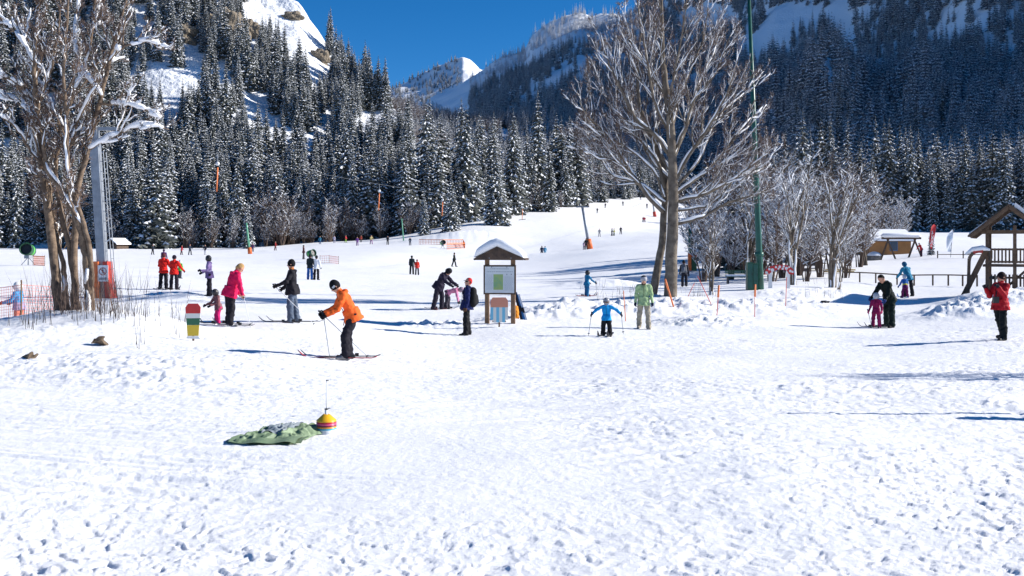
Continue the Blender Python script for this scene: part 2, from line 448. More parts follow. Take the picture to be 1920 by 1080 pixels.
hill_r = Hill([(800, [(340, 800), (300, 1200), (245, 1550), (190, 1900)]), (880, [(335, 760), (275, 1150), (205, 1520), (152, 1900)]), (930, [(332, 720), (262, 1120), (185, 1500), (124, 1900)]), (975, [(330, 700), (245, 1110), (160, 1500), (110, 1890)]), (990, [(330, 695), (241, 1105), (152, 1495), (100, 1885)]), (995, [(330, 692), (240, 1102), (148, 1492), (70, 1882)]),
               (1000, [(330, 690), (238, 1100), (145, 1490), (72, 1880)]), (1035, [(333, 660), (230, 1080), (130, 1470), (52, 1860)]), (1080, [(340, 620), (222, 1050), (112, 1450), (40, 1840)]), (1110, [(344, 600), (221, 1030), (108, 1430), (48, 1830)]),
               (1165, [(350, 550), (220, 980), (100, 1400), (30, 1800)]), (1300, [(382, 450), (230, 880), (90, 1300), (-60, 1650)]),
               (1450, [(422, 330), (275, 640), (110, 1030), (-120, 1400)]), (1560, [(430, 305), (290, 520), (120, 930), (-160, 1300)]), (1700, [(433, 300), (300, 460), (110, 830), (-220, 1200)]),
               (1920, [(433, 290), (270, 430), (60, 700), (-330, 1100)]), (2300, [(436, 280), (150, 430), (-110, 640), (-560, 1000)]),
               (2700, [(440, 275), (-280, 415), (-470, 580), (-800, 900)]), (3300, [(450, 265), (-560, 395), (-850, 540), (-1000, 800)])], 22, 29, 300, 150, .008, [(1545, 590, 85, 110, 50), (1730, 560, 45, 70, 26), (1440, 760, 50, 120, 30), (1850, 900, 60, 140, 35)])  # unseen columns right of the frame are raised to shade the slope in view
hill_l.build('forested_hill', HILLM, 120)
hill_m.build('forested_hill', HILLM, 200)
hill_f.build('mountain', HILLM, 500)
hill_r.build('mountain', HILLM, 700)

# ------------------------------------------------------------------ spruces
NEEDLE = mat('spruce_needles', (.030, .040, .033), .8, col2=(.15, .158, .145), scale=34)
FROST = mat('frosted_needles', (.42, .43, .45), .8, col2=(.66, .67, .70), scale=20)
BARK = mat('spruce_bark', (.05, .036, .028), .9, var=.3, scale=3)
TSNOW = mat('tree_snow', (.80, .82, .86), .75)

def spruce_mesh(name, seed, whorls, nb, pads, slim=.16, snow=.75, droop=.45):
    """unit height crown: every bough is a row of drooping pads of needles with snow lying on them"""
    rg = np.random.default_rng(seed)
    V = []; T = []; M = []; n = 0
    for wi in range(whorls):
        z0 = .05 + .94 * (wi / (whorls - 1)) ** .92
        Lw = slim * ((1 - z0) ** .8 * 1.02 + .022) * rg.uniform(.85, 1.12)
        k = max(4, int(nb * (.55 + .45 * (1 - z0))))
        a0 = rg.uniform(0, 6.28)
        for j in range(k):
            a = a0 + 6.2832 * j / k + rg.normal(0, .16)
            L = Lw * rg.uniform(.72, 1.15)
            d = np.array([math.cos(a), math.sin(a), 0]); s = np.array([-d[1], d[0], 0])
            zz = z0 + rg.normal(0, .006)
            npd = max(1, int(round(pads * (.35 + .65 * L / slim))))
            for q in range(npd):
                f0 = .12 + .82 * q / npd; f1 = min(1.04, f0 + 1.15 / npd)
                sag = lambda f: -L * droop * (f ** 1.3) + L * .10 * max(0, f - .7)
                A = d * L * f0 + np.array([0, 0, zz + sag(f0)]); B = d * L * f1 + np.array([0, 0, zz + sag(f1)])
                wd = L * rg.uniform(.16, .30) * (1.15 - .5 * f0) + .002
                mid = (A + B) / 2 + s * rg.normal(0, L * .06)
                hang = wd * rg.uniform(.5, 1.0)
                Lp = mid + s * wd - np.array([0, 0, hang]); Rp = mid - s * wd - np.array([0, 0, hang])
                low = mid - np.array([0, 0, hang * rg.uniform(1.2, 2.0)])
                V += [A, B, Lp, Rp, low]
                T += [(n, n + 2, n + 1), (n, n + 1, n + 3), (n, n + 4, n + 2), (n + 1, n + 3, n + 4)]; M += [0, 0, 0, 0]; n += 5
                if rg.random() < snow:
                    th = L * rg.uniform(.03, .07) + .0012
                    g = rg.uniform(.45, 1.0); gw = rg.uniform(.28, .8)
                    up = np.array([0, 0, th])
                    o = np.array([0, 0, .0008])
                    A2 = mid + (A - mid) * g + o; B2 = mid + (B - mid) * min(1.02, g + .15) + o
                    L2 = mid + (Lp - mid) * gw + o; R2 = mid + (Rp - mid) * gw + o
                    C = mid + up
                    V += [A2, B2, L2, R2, C]
                    T += [(n, n + 2, n + 4), (n + 2, n + 1, n + 4), (n + 1, n + 3, n + 4), (n + 3, n, n + 4)]; M += [1, 1, 1, 1]; n += 5
    # leader
    V += [np.array([.004, 0, .97]), np.array([-.004, 0, .97]), np.array([0, .004, .97]), np.array([0, 0, 1.02])]
    T += [(n, n + 1, n + 3), (n + 1, n + 2, n + 3), (n + 2, n, n + 3)]; M += [0, 0, 0]
    return mesh_np(name, np.array(V), [np.array(T)], [np.array(M)])

def trunk_mesh(name):
    b = MB(); zs = [-.03, .0, .15, .5, .95]
    b.tube([(0, 0, z) for z in zs], [.016, .013, .011, .007, .001], 6)
    return b.mesh(name)

SPR = [spruce_mesh('spruce_crown_a', 1, 30, 10, 4.6, .165, .80, .42), spruce_mesh('spruce_crown_b', 2, 27, 10, 4.6, .19, .72, .55),
       spruce_mesh('spruce_crown_c', 3, 32, 9, 4.2, .14, .78, .5), spruce_mesh('spruce_crown_d', 4, 26, 9, 4.6, .20, .66, .35), spruce_mesh('spruce_crown_e', 5, 29, 9, 4.4, .155, .62, .6)]
FAR = [spruce_mesh('far_crown_a', 11, 17, 8, 2.8, .17, .85, .5), spruce_mesh('far_crown_b', 12, 15, 8, 2.6, .20, .75, .5), spruce_mesh('far_crown_c', 13, 18, 7, 2.8, .15, .9, .45)]
CRE = [spruce_mesh('rimed_crown_a', 21, 12, 7, 2.2, .16, 1.0, .6), spruce_mesh('rimed_crown_b', 22, 12, 7, 2.2, .13, 1.0, .7)]
DUSTED = mat('snow_dusted_needles', (.075, .085, .085), .8, col2=(.24, .25, .265), scale=26)
for me in SPR + FAR + CRE:
    me.materials.append(FROST if me in CRE else (DUSTED if me in FAR else NEEDLE)); me.materials.append(TSNOW)
TRK = trunk_mesh('spruce_trunk'); TRK.materials.append(BARK)
WOODM = mat('grey_brown_twigs', (.10, .068, .052), .9, var=.35, scale=1.5)

def bare_unit(name, seed, n1=9, snow=.35, spread=.34, sr=.014):
    """unit-height leafless tree or big bush: stems, boughs, twig sprays as slim blades, some with snow"""
    rg = np.random.default_rng(seed); b = MB()
    tw_v = []; tw_t = []; tw_m = []; c = 0
    def blade(p, q, w, m):
        nonlocal c
        d = q - p; s = np.cross(d, rg.normal(0, 1, 3)); s /= np.linalg.norm(s) + 1e-9
        tw_v.extend([p + s * w, p - s * w, q]); tw_t.append((c, c + 1, c + 2)); tw_m.append(m); c += 3
    for i in range(n1):
        a = rg.uniform(0, 6.28); r = spread * rg.uniform(.25, 1.0)
        base = np.array([math.cos(a), math.sin(a), 0]) * rg.uniform(0, .04)
        tip = np.array([math.cos(a) * r, math.sin(a) * r, rg.uniform(.62, 1.0)])
        ts = np.linspace(0, 1, 6)
        P = np.array([base + (tip - base) * np.array([t ** 1.4, t ** 1.4, t]) + rg.normal(0, .012, 3) * (t > 0) for t in ts])
        b.tube(P, np.linspace(sr, .003, 6), 4, 0, False)
        for j in range(16):
            t = rg.uniform(.25, 1); p = P[min(4, int(t * 5))] + (P[min(5, int(t * 5) + 1)] - P[min(4, int(t * 5))]) * (t * 5 % 1)
            aa = rg.uniform(0, 6.28); ln = rg.uniform(.10, .24) * (1.2 - .5 * t)
            q = p + np.array([math.cos(aa) * ln * .75, math.sin(aa) * ln * .75, ln * rg.uniform(.3, .9)])
            blade(p, q, .0032, 0)
            if rg.random() < snow: blade(p + np.array([0, 0, .004]), q + np.array([0, 0, .006]), .006, 1)
            for k in range(7):
                u = rg.uniform(.2, 1); pp = p + (q - p) * u; l2 = ln * rg.uniform(.25, .55)
                a2 = rg.uniform(0, 6.28); qq = pp + np.array([math.cos(a2) * l2 * .8, math.sin(a2) * l2 * .8, l2 * rg.uniform(.1, .9)])
                blade(pp, qq, .0018, 0)
                if rg.random() < snow * .8: blade(pp + np.array([0, 0, .003]), pp + (qq - pp) * .7 + np.array([0, 0, .006]), .005, 1)
    b.add(np.array(tw_v), [], np.array(tw_t)); b.tm[-1] = np.array(tw_m)
    me = b.mesh(name); me.materials.append(WOODM); me.materials.append(TSNOW)
    return me
BAR = [bare_unit('bare_crown_a', 31, 9, .4), bare_unit('bare_crown_b', 32, 11, .25, .42), bare_unit('bare_crown_c', 33, 8, .5, .30)]

rng = np.random.default_rng(77)
# each entry: x, y, z, height, kind(0 spruce,1 far,2 rimed,3 bare), region
TREES = []
def put(P, h, kind, reg):
    for p, hh in zip(P, np.broadcast_to(h, (len(P),))): TREES.append((p[0], p[1], p[2], hh, kind, reg))
def inside(px, py, ell):
    m = np.zeros(len(px), bool)
    for (cx, cy, rx, ry) in ell: m |= ((px - cx) / rx) ** 2 + ((py - cy) / ry) ** 2 < 1
    return m
def pix(P): return 960 + P[:, 0] / P[:, 1] * F, HZ - (P[:, 2] - CAM_Z) / P[:, 1] * F

# left hill: open snow gullies and rock between the stands
gaps = [(520, 25, 60, 50), (562, 90, 32, 65), (595, 140, 26, 60), (700, 250, 44, 45), (738, 250, 28, 40), (358, 150, 14, 95), (412, 165, 34, 45), (570, 262, 50, 14), (610, 235, 20, 25), (322, 240, 20, 50), (470, 70, 18, 50), (570, 300, 55, 22), (480, 215, 16, 40), (250, 150, 16, 30), (290, 70, 14, 9), (620, 290, 26, 14), (500, 210, 14, 30)]
n = 2500
px = np.where(rng.random(n) < .25, rng.uniform(-700, -50, n), rng.uniform(-50, 770, n)); v = rng.uniform(.02, .99, n)
P = hill_l.point(px, v); qx, qy = pix(P)
ok = ~inside(qx, qy, gaps) & (fbm(P[:, 0] * .03, P[:, 1] * .03, 5, 2) > -.55)
P = P[ok]
put(P, rng.uniform(8, 16, len(P)) * rng.uniform(.85, 1.4, len(P)), 0, 'on the steep left hill')
# foot of the hill and wood edge behind the piste: front rows
el_px = np.array([-700, 0, 500, 700, 790, 880, 960, 1060, 1150, 1215, 1300]); el_D = np.array([224, 226, 227, 237, 236, 246, 275, 318, 365, 412, 440])
for row, (off, cnt) in enumerate([(3, 110), (13, 120), (26, 120), (42, 120)]):
    px = np.sort(rng.uniform(-600, 1225, cnt)) + rng.normal(0, 4, cnt)
    D = np.interp(px, el_px, el_D) + off + rng.uniform(-3, 6, cnt)
    x = (px - 960) / F * D
    z = height(x, D, False)
    gap = (px > 470) & (px < 640) & (row < 2)
    hh = rng.uniform(9, 18, cnt) * rng.uniform(.9, 1.35, cnt) * np.where((px > 880) & (px < 1090), 1.1, 1)
    hh = np.where(px > 1090, hh * .85, hh); hh = np.where((px > 640) & (px < 1090), hh * 1.4, hh)
    P = np.stack([x, D, z - .3], -1)
    put(P[~gap], hh[~gap], 0, 'along the wood edge behind the piste')
    put(P[gap], rng.uniform(8, 14, gap.sum()), 3, 'bushes')
# bare bushes and young trees in front of the wood
px = np.r_[rng.uniform(340, 440, 14), rng.uniform(480, 800, 46), rng.uniform(150, 260, 8), rng.uniform(960, 1080, 8)]
D = np.interp(px, el_px, el_D) - rng.uniform(-4, 5, len(px)); x = (px - 960) / F * D
put(np.stack([x, D, height(x, D, False) - .2], -1), rng.uniform(4, 10, len(px)), 3, 'bushes')
# wood on the saddle behind
n = 2600
px = rng.uniform(640, 1290, n); v = rng.uniform(.0, 1, n) ** .8
P = hill_m.point(px, v); kd = np.where(fbm(P[:, 0] * .012, P[:, 1] * .012, 8, 2) > .12, 3, 1)
for k in (1, 3): put(P[kd == k], rng.uniform(10, 17, (kd == k).sum()) * (1 if k == 1 else .75), k, 'saddle')
# far peak
n = 1300
px = rng.uniform(640, 1000, n); v = rng.uniform(0, 1, n)
P = hill_f.point(px, v); qx, qy = pix(P)
ok = ~inside(qx, qy, [(905, 140, 40, 26), (880, 118, 14, 14)]) & (rng.random(n) < np.where(qx > 860, .35, 1))
put(P[ok], rng.uniform(10, 18, ok.sum()), 1, 'far')
# right mountain
gul = [(1590, 75, 14, 70), (1600, 120, 14, 30), (1575, 30, 25, 40), (1670, 185, 14, 10), (1460, 60, 40, 26), (1490, 30, 60, 22), (1615, 28, 25, 16), (1835, 60, 16, 26), (1850, 30, 30, 14), (1530, 128, 22, 10), (1740, 60, 10, 10), (1420, 90, 50, 25), (1330, 40, 60, 30)]
n = 21000
px = rng.uniform(880, 2450, n); v = rng.uniform(.0, 1, n) ** .9
P = hill_r.point(px, v); qx, qy = pix(P)
ok = ~inside(qx, qy, gul) & (rng.random(n) < .62 + .75 * fbm(P[:, 0] * .012, P[:, 1] * .008, 15, 3)) & (qy > -60)
ok &= ~((qx < 1180) & (qy < 130) & (rng.random(n) < .6))
P = P[ok]; 
hi = pix(P)[1] < 60 + (pix(P)[0] - 1170) * 0
crest = (pix(P)[0] < 1200) & (v[ok] > .80)
put(P[~crest], rng.uniform(15, 28, (~crest).sum()) * (1 + .35 * fbm(P[~crest][:, 0] * .02, P[~crest][:, 1] * .02, 18, 2)), 1, 'right')
put(P[crest], rng.uniform(10, 20, crest.sum()), 2, 'crest')
n = 420
px = rng.uniform(925, 1240, n); P = hill_r.point(px, rng.uniform(.86, 1.0, n)); put(P, rng.uniform(10, 22, n), 2, 'crest')
# wood edge at the right behind the huts
n = 150
px = rng.uniform(1440, 2450, n); D = 292 + rng.uniform(0, 70, n); x = (px - 960) / F * D
put(np.stack([x, D, height(x, D, False) - .3], -1), rng.uniform(17, 26, n), 0, 'at the right wood edge')

TR = np.array([t[:5] for t in TREES], float)
reg = np.array([t[5] for t in TREES])
# which single trees show largest in the picture
W_, H_ = 640, 360
buf = np.full((H_, W_), -1, np.int32)
sc_ = W_ / 1920.0
order = np.argsort(-TR[:, 1])
for i in order:
    x, y, z, h, k = TR[i]
    cx = (960 + x / y * F) * sc_; yb = (HZ - (z - CAM_Z) / y * F) * sc_; hp = h / y * F * sc_; wp = hp * (.16 if k != 3 else .34)
    if cx + wp < 0 or cx - wp > W_ or yb < 0 or yb - hp > H_: continue
    for yy in range(max(0, int(yb - hp)), min(H_, int(yb) + 1)):
        f = (yy - (yb - hp)) / max(hp, 1e-3); 
        hw = wp * f if k != 3 else wp
        a_, b_ = int(round(cx - hw)), int(round(cx + hw))
        if b_ > a_: buf[yy, max(0, a_):max(0, min(W_, b_))] = i
vis = np.bincount(buf[buf >= 0], minlength=len(TR))
spr = np.where((TR[:, 4] < 2) & (vis > 0))[0]
single = spr[np.argsort(-vis[spr])][:300]
bsh = np.where((TR[:, 4] == 3) & (vis > 0) & (TR[:, 1] < 300))[0]
single_b = bsh[np.argsort(-vis[bsh])][:60]
rot = rng.uniform(0, 6.28, len(TR)); wide = rng.uniform(.85, 1.2, len(TR))
lab = {'on the steep left hill': ('snowy spruce standing on the steep hillside at the upper left', 'spruces on the steep hillside'),
       'along the wood edge behind the piste': ('snow-laden spruce in the wood edge behind the ski field', 'spruces along the wood edge'),
       'at the right wood edge': ('tall shaded spruce in the wood edge behind the hut', 'spruces behind the hut'),
       'saddle': ('small snowy spruce on the wooded saddle below the far peak', 'spruces on the saddle'),
       'far': ('tiny snowy spruce on the far peak', 'spruces on the far peak'), 'right': ('snow-dusted spruce on the big shaded mountainside', 'spruces on the shaded mountainside')}
def tree_label(i):
    x, y, z, h, k = TR[i]; cx = 960 + x / y * F; yb = HZ - (z - CAM_Z) / y * F; hp = h / y * F
    size = 'tall' if hp > 125 else ('largish' if hp > 100 else ('middle-sized' if hp > 75 else 'small')); r = reg[i]
    if r == 'on the steep left hill':
        a = 'seen through the left tree' if cx < 330 else ('left of the snow gully' if cx < 480 else ('below the bare snow crest' if cx < 610 else 'near the skyline edge'))
        b = 'high on' if yb < 200 else ('midway up' if yb < 330 else 'low on')
        return '%s snowy spruce %s the steep left hill, %s' % (size, b, a)
    if r == 'along the wood edge behind the piste':
        a = 'behind the left tree' if cx < 260 else ('above the red pair' if cx < 470 else ('behind the leafless bushes' if cx < 700 else ('above the fenced bank' if cx < 900 else ('beside the piste' if cx < 1090 else 'at the piste top'))))
        return '%s snow-laden spruce in the wood edge %s' % (size, a)
    if r == 'at the right wood edge': return '%s shaded spruce in the wood edge %s' % (size, 'above the hut' if cx < 1740 else 'above the playhouse')
    if r == 'right': return '%s snow-dusted spruce on the big shaded mountainside, %s' % (size, ('right of the big tree' if cx < 1500 else ('above the hut' if cx < 1740 else 'above the playhouse')) if cx > 1300 else 'behind the big tree')
    return lab[r][0]
for i in single:
    x, y, z, h, k = TR[i]
    r = empty('spruce_tree', (x, y, z), rot[i]); r.scale = (h * wide[i], h * wide[i], h)
    tag(r, tree_label(i), 'tree', lab[reg[i]][1] + ': ' + tree_label(i))
    o = bpy.data.objects.new('crown', SPR[i % 5] if y < 480 else FAR[i % 3]); o.parent = r; COL.objects.link(o)
    o = bpy.data.objects.new('trunk', TRK); o.parent = r; COL.objects.link(o)
for i in single_b:
    x, y, z, h, k = TR[i]
    o = bpy.data.objects.new('bare_bush', BAR[i % 3]); o.location = (x, y, z); o.rotation_euler = (0, 0, rot[i]); o.scale = (h, h, h); COL.objects.link(o)
    cx_ = 960 + x / y * F; lb_ = '%s leafless grey-brown bush at the wood edge %s' % ('tall' if h > 9 else 'low', 'beside the big dark spruce' if cx_ < 300 else ('above the plaid jacket' if cx_ < 450 else ('above the man in jeans' if cx_ < 560 else ('above the small snow gun' if cx_ < 640 else ('above the orange skier' if cx_ < 720 else ('left of the fenced bank' if cx_ < 830 else 'beside the piste'))))))
    tag(o, lb_, 'bush', 'leafless bushes: ' + lb_)
rest = np.ones(len(TR), bool); rest[single] = False; rest[single_b] = False

def scatter(name, idx, meshes, label):
    P = TR[idx]
    me = bpy.data.meshes.new(name); me.vertices.add(len(P)); me.vertices.foreach_set('co', P[:, :3].astype(np.float32).ravel())
    at_ = me.attributes.new('siz', 'FLOAT_VECTOR', 'POINT')
    at_.data.foreach_set('vector', np.stack([P[:, 3] * wide[idx], P[:, 3] * wide[idx], P[:, 3]], -1).astype(np.float32).ravel())
    ar = me.attributes.new('turn', 'FLOAT_VECTOR', 'POINT')
    ar.data.foreach_set('vector', np.stack([rot[idx] * 0, rot[idx] * 0, rot[idx]], -1).astype(np.float32).ravel())
    ai = me.attributes.new('pick', 'INT', 'POINT'); ai.data.foreach_set('value', (np.arange(len(P)) % len(meshes)).astype(np.int32))
    o = bpy.data.objects.new(name, me); COL.objects.link(o)
    ng = bpy.data.node_groups.new(name + '_nodes', 'GeometryNodeTree')
    ng.interface.new_socket('Geometry', in_out='INPUT', socket_type='NodeSocketGeometry')
    ng.interface.new_socket('Geometry', in_out='OUTPUT', socket_type='NodeSocketGeometry')
    N = ng.nodes; L = ng.links
    gi = N.new('NodeGroupInput'); go = N.new('NodeGroupOutput')
    ip = N.new('GeometryNodeInstanceOnPoints'); jg = N.new('GeometryNodeJoinGeometry')
    for mm in meshes:
        so = bpy.data.objects.new(mm.name + '_source', mm)
        oi = N.new('GeometryNodeObjectInfo'); oi.inputs['Object'].default_value = so; oi.inputs['As Instance'].default_value = True
        L.new(oi.outputs['Geometry'], jg.inputs[0])
    def attr(nm, ty):
        a = N.new('GeometryNodeInputNamedAttribute'); a.data_type = ty; a.inputs['Name'].default_value = nm
        return a.outputs['Attribute']
    L.new(gi.outputs[0], ip.inputs['Points']); L.new(jg.outputs[0], ip.inputs['Instance'])
    ip.inputs['Pick Instance'].default_value = True
    L.new(attr('pick', 'INT'), ip.inputs['Instance Index']); L.new(attr('siz', 'FLOAT_VECTOR'), ip.inputs['Scale'])
    er = N.new('FunctionNodeEulerToRotation'); L.new(attr('turn', 'FLOAT_VECTOR'), er.inputs[0]); L.new(er.outputs[0], ip.inputs['Rotation'])
    L.new(ip.outputs[0], go.inputs[0])
    md = o.modifiers.new('instances', 'NODES'); md.node_group = ng
    tag(o, label, 'forest', kind='stuff')
    return o
def where(kind, regs): return np.where(rest & np.isin(TR[:, 4], kind) & np.isin(reg, regs))[0]
scatter('spruce_forest', where([0], ['on the steep left hill', 'along the wood edge behind the piste', 'at the right wood edge']), SPR, 'dense snowy spruce forest behind the front trees of the valley')
scatter('mountain_forest', where([1], ['saddle', 'far', 'right']), FAR, 'far snow-dusted spruce forest covering the mountainsides')
scatter('rimed_forest', where([2], ['crest']), CRE, 'white rimed trees along the sunlit mountain crest')
scatter('bare_woodland', where([3], ['bushes', 'saddle']), BAR, 'grey-brown leafless woodland on the saddle')

# tan rock outcrops on the left hill
ROCK = hill_material()
ROCK.name = 'tan_rock_and_snow'
for n_ in ROCK.node_tree.nodes:
    if n_.type == 'VALTORGB':
        n_.color_ramp.elements[0].color = (.27, .225, .17, 1); n_.color_ramp.elements[0].position = 1.06; n_.color_ramp.elements[1].position = 1.18
    if n_.type == 'TEX_NOISE': n_.inputs['Scale'].default_value *= 4
for k, (px_, v_, sx, sz, lb) in enumerate([(420, .66, 8, 9, 'tan rock face between the spruces of the left hill'), (600, .86, 4, 4, 'pale rock under the bare snow crest'), (340, .60, 5, 5, 'small rock step left of the tan rock face'), (462, .76, 5, 6, 'rock ledge right of the tan rock face'), (548, .93, 4, 2.5, 'snowy rock knob on the left hill crest')]):
    p_ = hill_l.point(np.array([px_]), np.array([v_]))[0]
    U_, T_ = np.meshgrid(np.linspace(0, 2 * np.pi, 41), np.linspace(0.02, np.pi - .02, 26))
    N_ = np.stack([np.sin(T_) * np.cos(U_), np.sin(T_) * np.sin(U_), np.cos(T_)], -1)
    r_ = 1 + .35 * fbm(N_[..., 0] * 2.2 + k * 7, N_[..., 2] * 3.2 + N_[..., 1], 91 + k, 4) + .18 * np.round(2.5 * vnoise(N_[..., 2] * 4 + k, N_[..., 0] * 2, 95)) / 2.5
    r_[:, -1] = r_[:, 0]
    o = link('rock_outcrop', mesh_np('rock', (N_ * r_[..., None] * np.array([sx, sx * .7, sz])).reshape(-1, 3), [grid_faces(26, 41)[:, ::-1]]), ROCK); o.location = p_
    tag(o, lb, 'rock')
# ------------------------------------------------------------------ big leafless trees with snow on their limbs
TBARK = mat('grey_bark', (.085, .066, .050), .9, col2=(.20, .165, .125), scale=3.5, bump=.8, bscale=14)
TWIG = mat('brown_twigs', (.125, .082, .062), .85, var=.3, scale=2)
WBARK = mat('willow_bark', (.075, .05, .034), .95, col2=(.24, .17, .115), scale=7, bump=.9, bscale=16)

class Branchy:
    def __init__(self, seed):
        self.rg = np.random.default_rng(seed)
        self.wood = MB(); self.snow = MB(); self.tv = []; self.sv = []
    def smooth(self, pts, n):
        P = np.asarray(pts, float); k = len(P)
        t = np.r_[0, np.cumsum(np.linalg.norm(np.diff(P, axis=0), axis=1))]; t /= t[-1]
        s = np.linspace(0, 1, n)
        m = np.gradient(P, t, axis=0)
        i = np.clip(np.searchsorted(t, s, 'right') - 1, 0, k - 2)
        h = (t[i + 1] - t[i])[:, None]; f = ((s - t[i])[:, None]) / h
        h00 = 2 * f ** 3 - 3 * f ** 2 + 1; h10 = f ** 3 - 2 * f ** 2 + f; h01 = -2 * f ** 3 + 3 * f ** 2; h11 = f ** 3 - f ** 2
        return h00 * P[i] + h10 * h * m[i] * .8 + h01 * P[i + 1] + h11 * h * m[i + 1] * .8
    def snow_on(self, P, r, amount, thick, wind=(.02, -.28, 1.0)):
        """lumpy snow lying along stretches of a limb"""
        rg = self.rg; n = len(P); i = 0
        while i < n - 2:
            ln = int(rg.integers(2, max(3, min(9, n)))) + 1
            if rg.random() < amount:
                j = min(n, i + ln)
                if j - i >= 3:
                    seg = P[i:j]; rr = r[i:j]
                    T = np.gradient(seg, axis=0); T /= np.linalg.norm(T, axis=1)[:, None] + 1e-9
                    wv = np.array(wind); up = wv - T * (T @ wv)[:, None]; ul = np.linalg.norm(up, axis=1)[:, None]; up /= ul + 1e-6
                    flat = np.clip(ul[:, 0], .25, 1)
                    prof = np.sin(np.linspace(.25, math.pi - .25, j - i)) ** .5
                    th = (thick * flat * rg.uniform(.6, 1.3, j - i) + rr * .55) * prof
                    c = seg + up * (rr * .75 + th * .25)[:, None]
                    self.snow.tube(c, np.maximum(th * .85, .006), 5)
            i += ln
    def limb(self, pts, r0, r1, n=None, snow=.7, thick=.035, sides=7):
        P = self.smooth(pts, n or max(8, len(pts) * 5))
        P[1:-1] += self.rg.normal(0, .012, (len(P) - 2, 3))
        r = np.linspace(1, 0, len(P)) ** .85 * (r0 - r1) + r1
        self.wood.tube(P, r, sides, 0, True)
        if snow > 0: self.snow_on(P, r, snow, thick)
        return P, r
    def blade(self, p, q, w, store):
        d = q - p; s = np.cross(d, self.rg.normal(0, 1, 3)); s /= np.linalg.norm(s) + 1e-9
        e = np.cross(d, s); e /= np.linalg.norm(e) + 1e-9
        store.append(np.array([p + s * w, p - s * w * .5 + e * w * .86, p - s * w * .5 - e * w * .86, q]))
    def spawn(self, P, r, lev, cnt, ln, spread, upw, snow, thick, f0=.25, twigs=5, maxlev=2):
        rg = self.rg; n = len(P)
        for k in range(cnt):
            f = f0 + (1 - f0) * (k + rg.random()) / cnt
            i = min(n - 2, int(f * (n - 1))); p = P[i]
            T = P[i + 1] - P[i]; T /= np.linalg.norm(T) + 1e-9
            q = rg.normal(0, 1, 3); q -= T * (q @ T); q /= np.linalg.norm(q) + 1e-9
            d = T * math.cos(spread) + q * math.sin(spread); d += np.array([0, 0, upw]); d /= np.linalg.norm(d)
            L = ln * (1.25 - .75 * f) * rg.uniform(.6, 1.25)
            bend = np.array([0, 0, .22 * L]) + q * L * rg.normal(0, .08)
            a = p; b = p + d * L * .5 + rg.normal(0, .03 * L, 3); c = p + d * L + bend * .7
            rr = min(r[i] * .58, .014 + .015 * L) * (1 if lev == 0 else .62)
            if lev < maxlev:
                Pb, rb = self.limb([a, b, c], rr, .006, 7 if lev == 1 else 9, snow, thick * (.85 if lev == 0 else .55), 5 if lev == 0 else 3)
                self.spawn(Pb, rb, lev + 1, max(2, int(cnt * .62)), L * .55, spread * 1.05, upw * .8, snow * .8, thick * .75, .2, twigs, maxlev)
            else:
                m = (a + c) / 2 + rg.normal(0, .04 * L, 3)
                self.blade(a, c, .0075, self.tv)
                if rg.random() < snow * .5: self.blade(a + np.array([0, 0, .012]), a + (c - a) * .8 + np.array([0, 0, .02]), .015, self.sv)
                for t in range(twigs):
                    u = rg.uniform(.15, 1); pp = a + (c - a) * u
                    e = d * rg.uniform(.4, 1) + rg.normal(0, .45, 3) + np.array([0, 0, .25]); e /= np.linalg.norm(e)
                    l2 = L * rg.uniform(.5, 1.15)
                    self.blade(pp, pp + e * l2, .0052, self.tv)
                    if rg.random() < snow * .28: self.blade(pp + np.array([0, 0, .01]), pp + e * l2 * .6 + np.array([0, 0, .012]), .011, self.sv)
    def finish(self, name, loc, label, bark, twig, cat='tree', group=None):
        root = empty(name, loc); tag(root, label, cat, group)
        off = -np.array(loc)
        for mb in (self.wood, self.snow): mb.v = [v + off for v in mb.v]
        def tv(store, nm, m, par):
            if not store: return
            V = np.concatenate(store) + off; k = len(store); b = np.arange(k)[:, None] * 4
            T = np.concatenate([b + np.array([[0, 1, 3]]), b + np.array([[1, 2, 3]]), b + np.array([[2, 0, 3]])])
            return link(nm, mesh_np(nm, V, [T]), m, par)
        tr = self.wood.build('trunk', bark, root, True)
        cr = tv(self.tv, 'crown', twig, root)
        if cr is not None: cr['kind'] = 'stuff'
        if self.snow.n: self.snow.build('snow_cover', SNOWCAP, root, True)['kind'] = 'stuff'
        if self.sv and cr is not None: tv(self.sv, 'twig_snow', TSNOW, cr)
        return root

def limbs_px(pts, D, z_off, rg, depth):
    """limb drawn from picture positions, swung in depth so that the crown is round"""
    n = len(pts); out = []
    for i, (a, b) in enumerate(pts):
        f = i / (n - 1); d = D + depth * f ** 1.2
        out.append(np.array(at(a, b, d)))
    return out

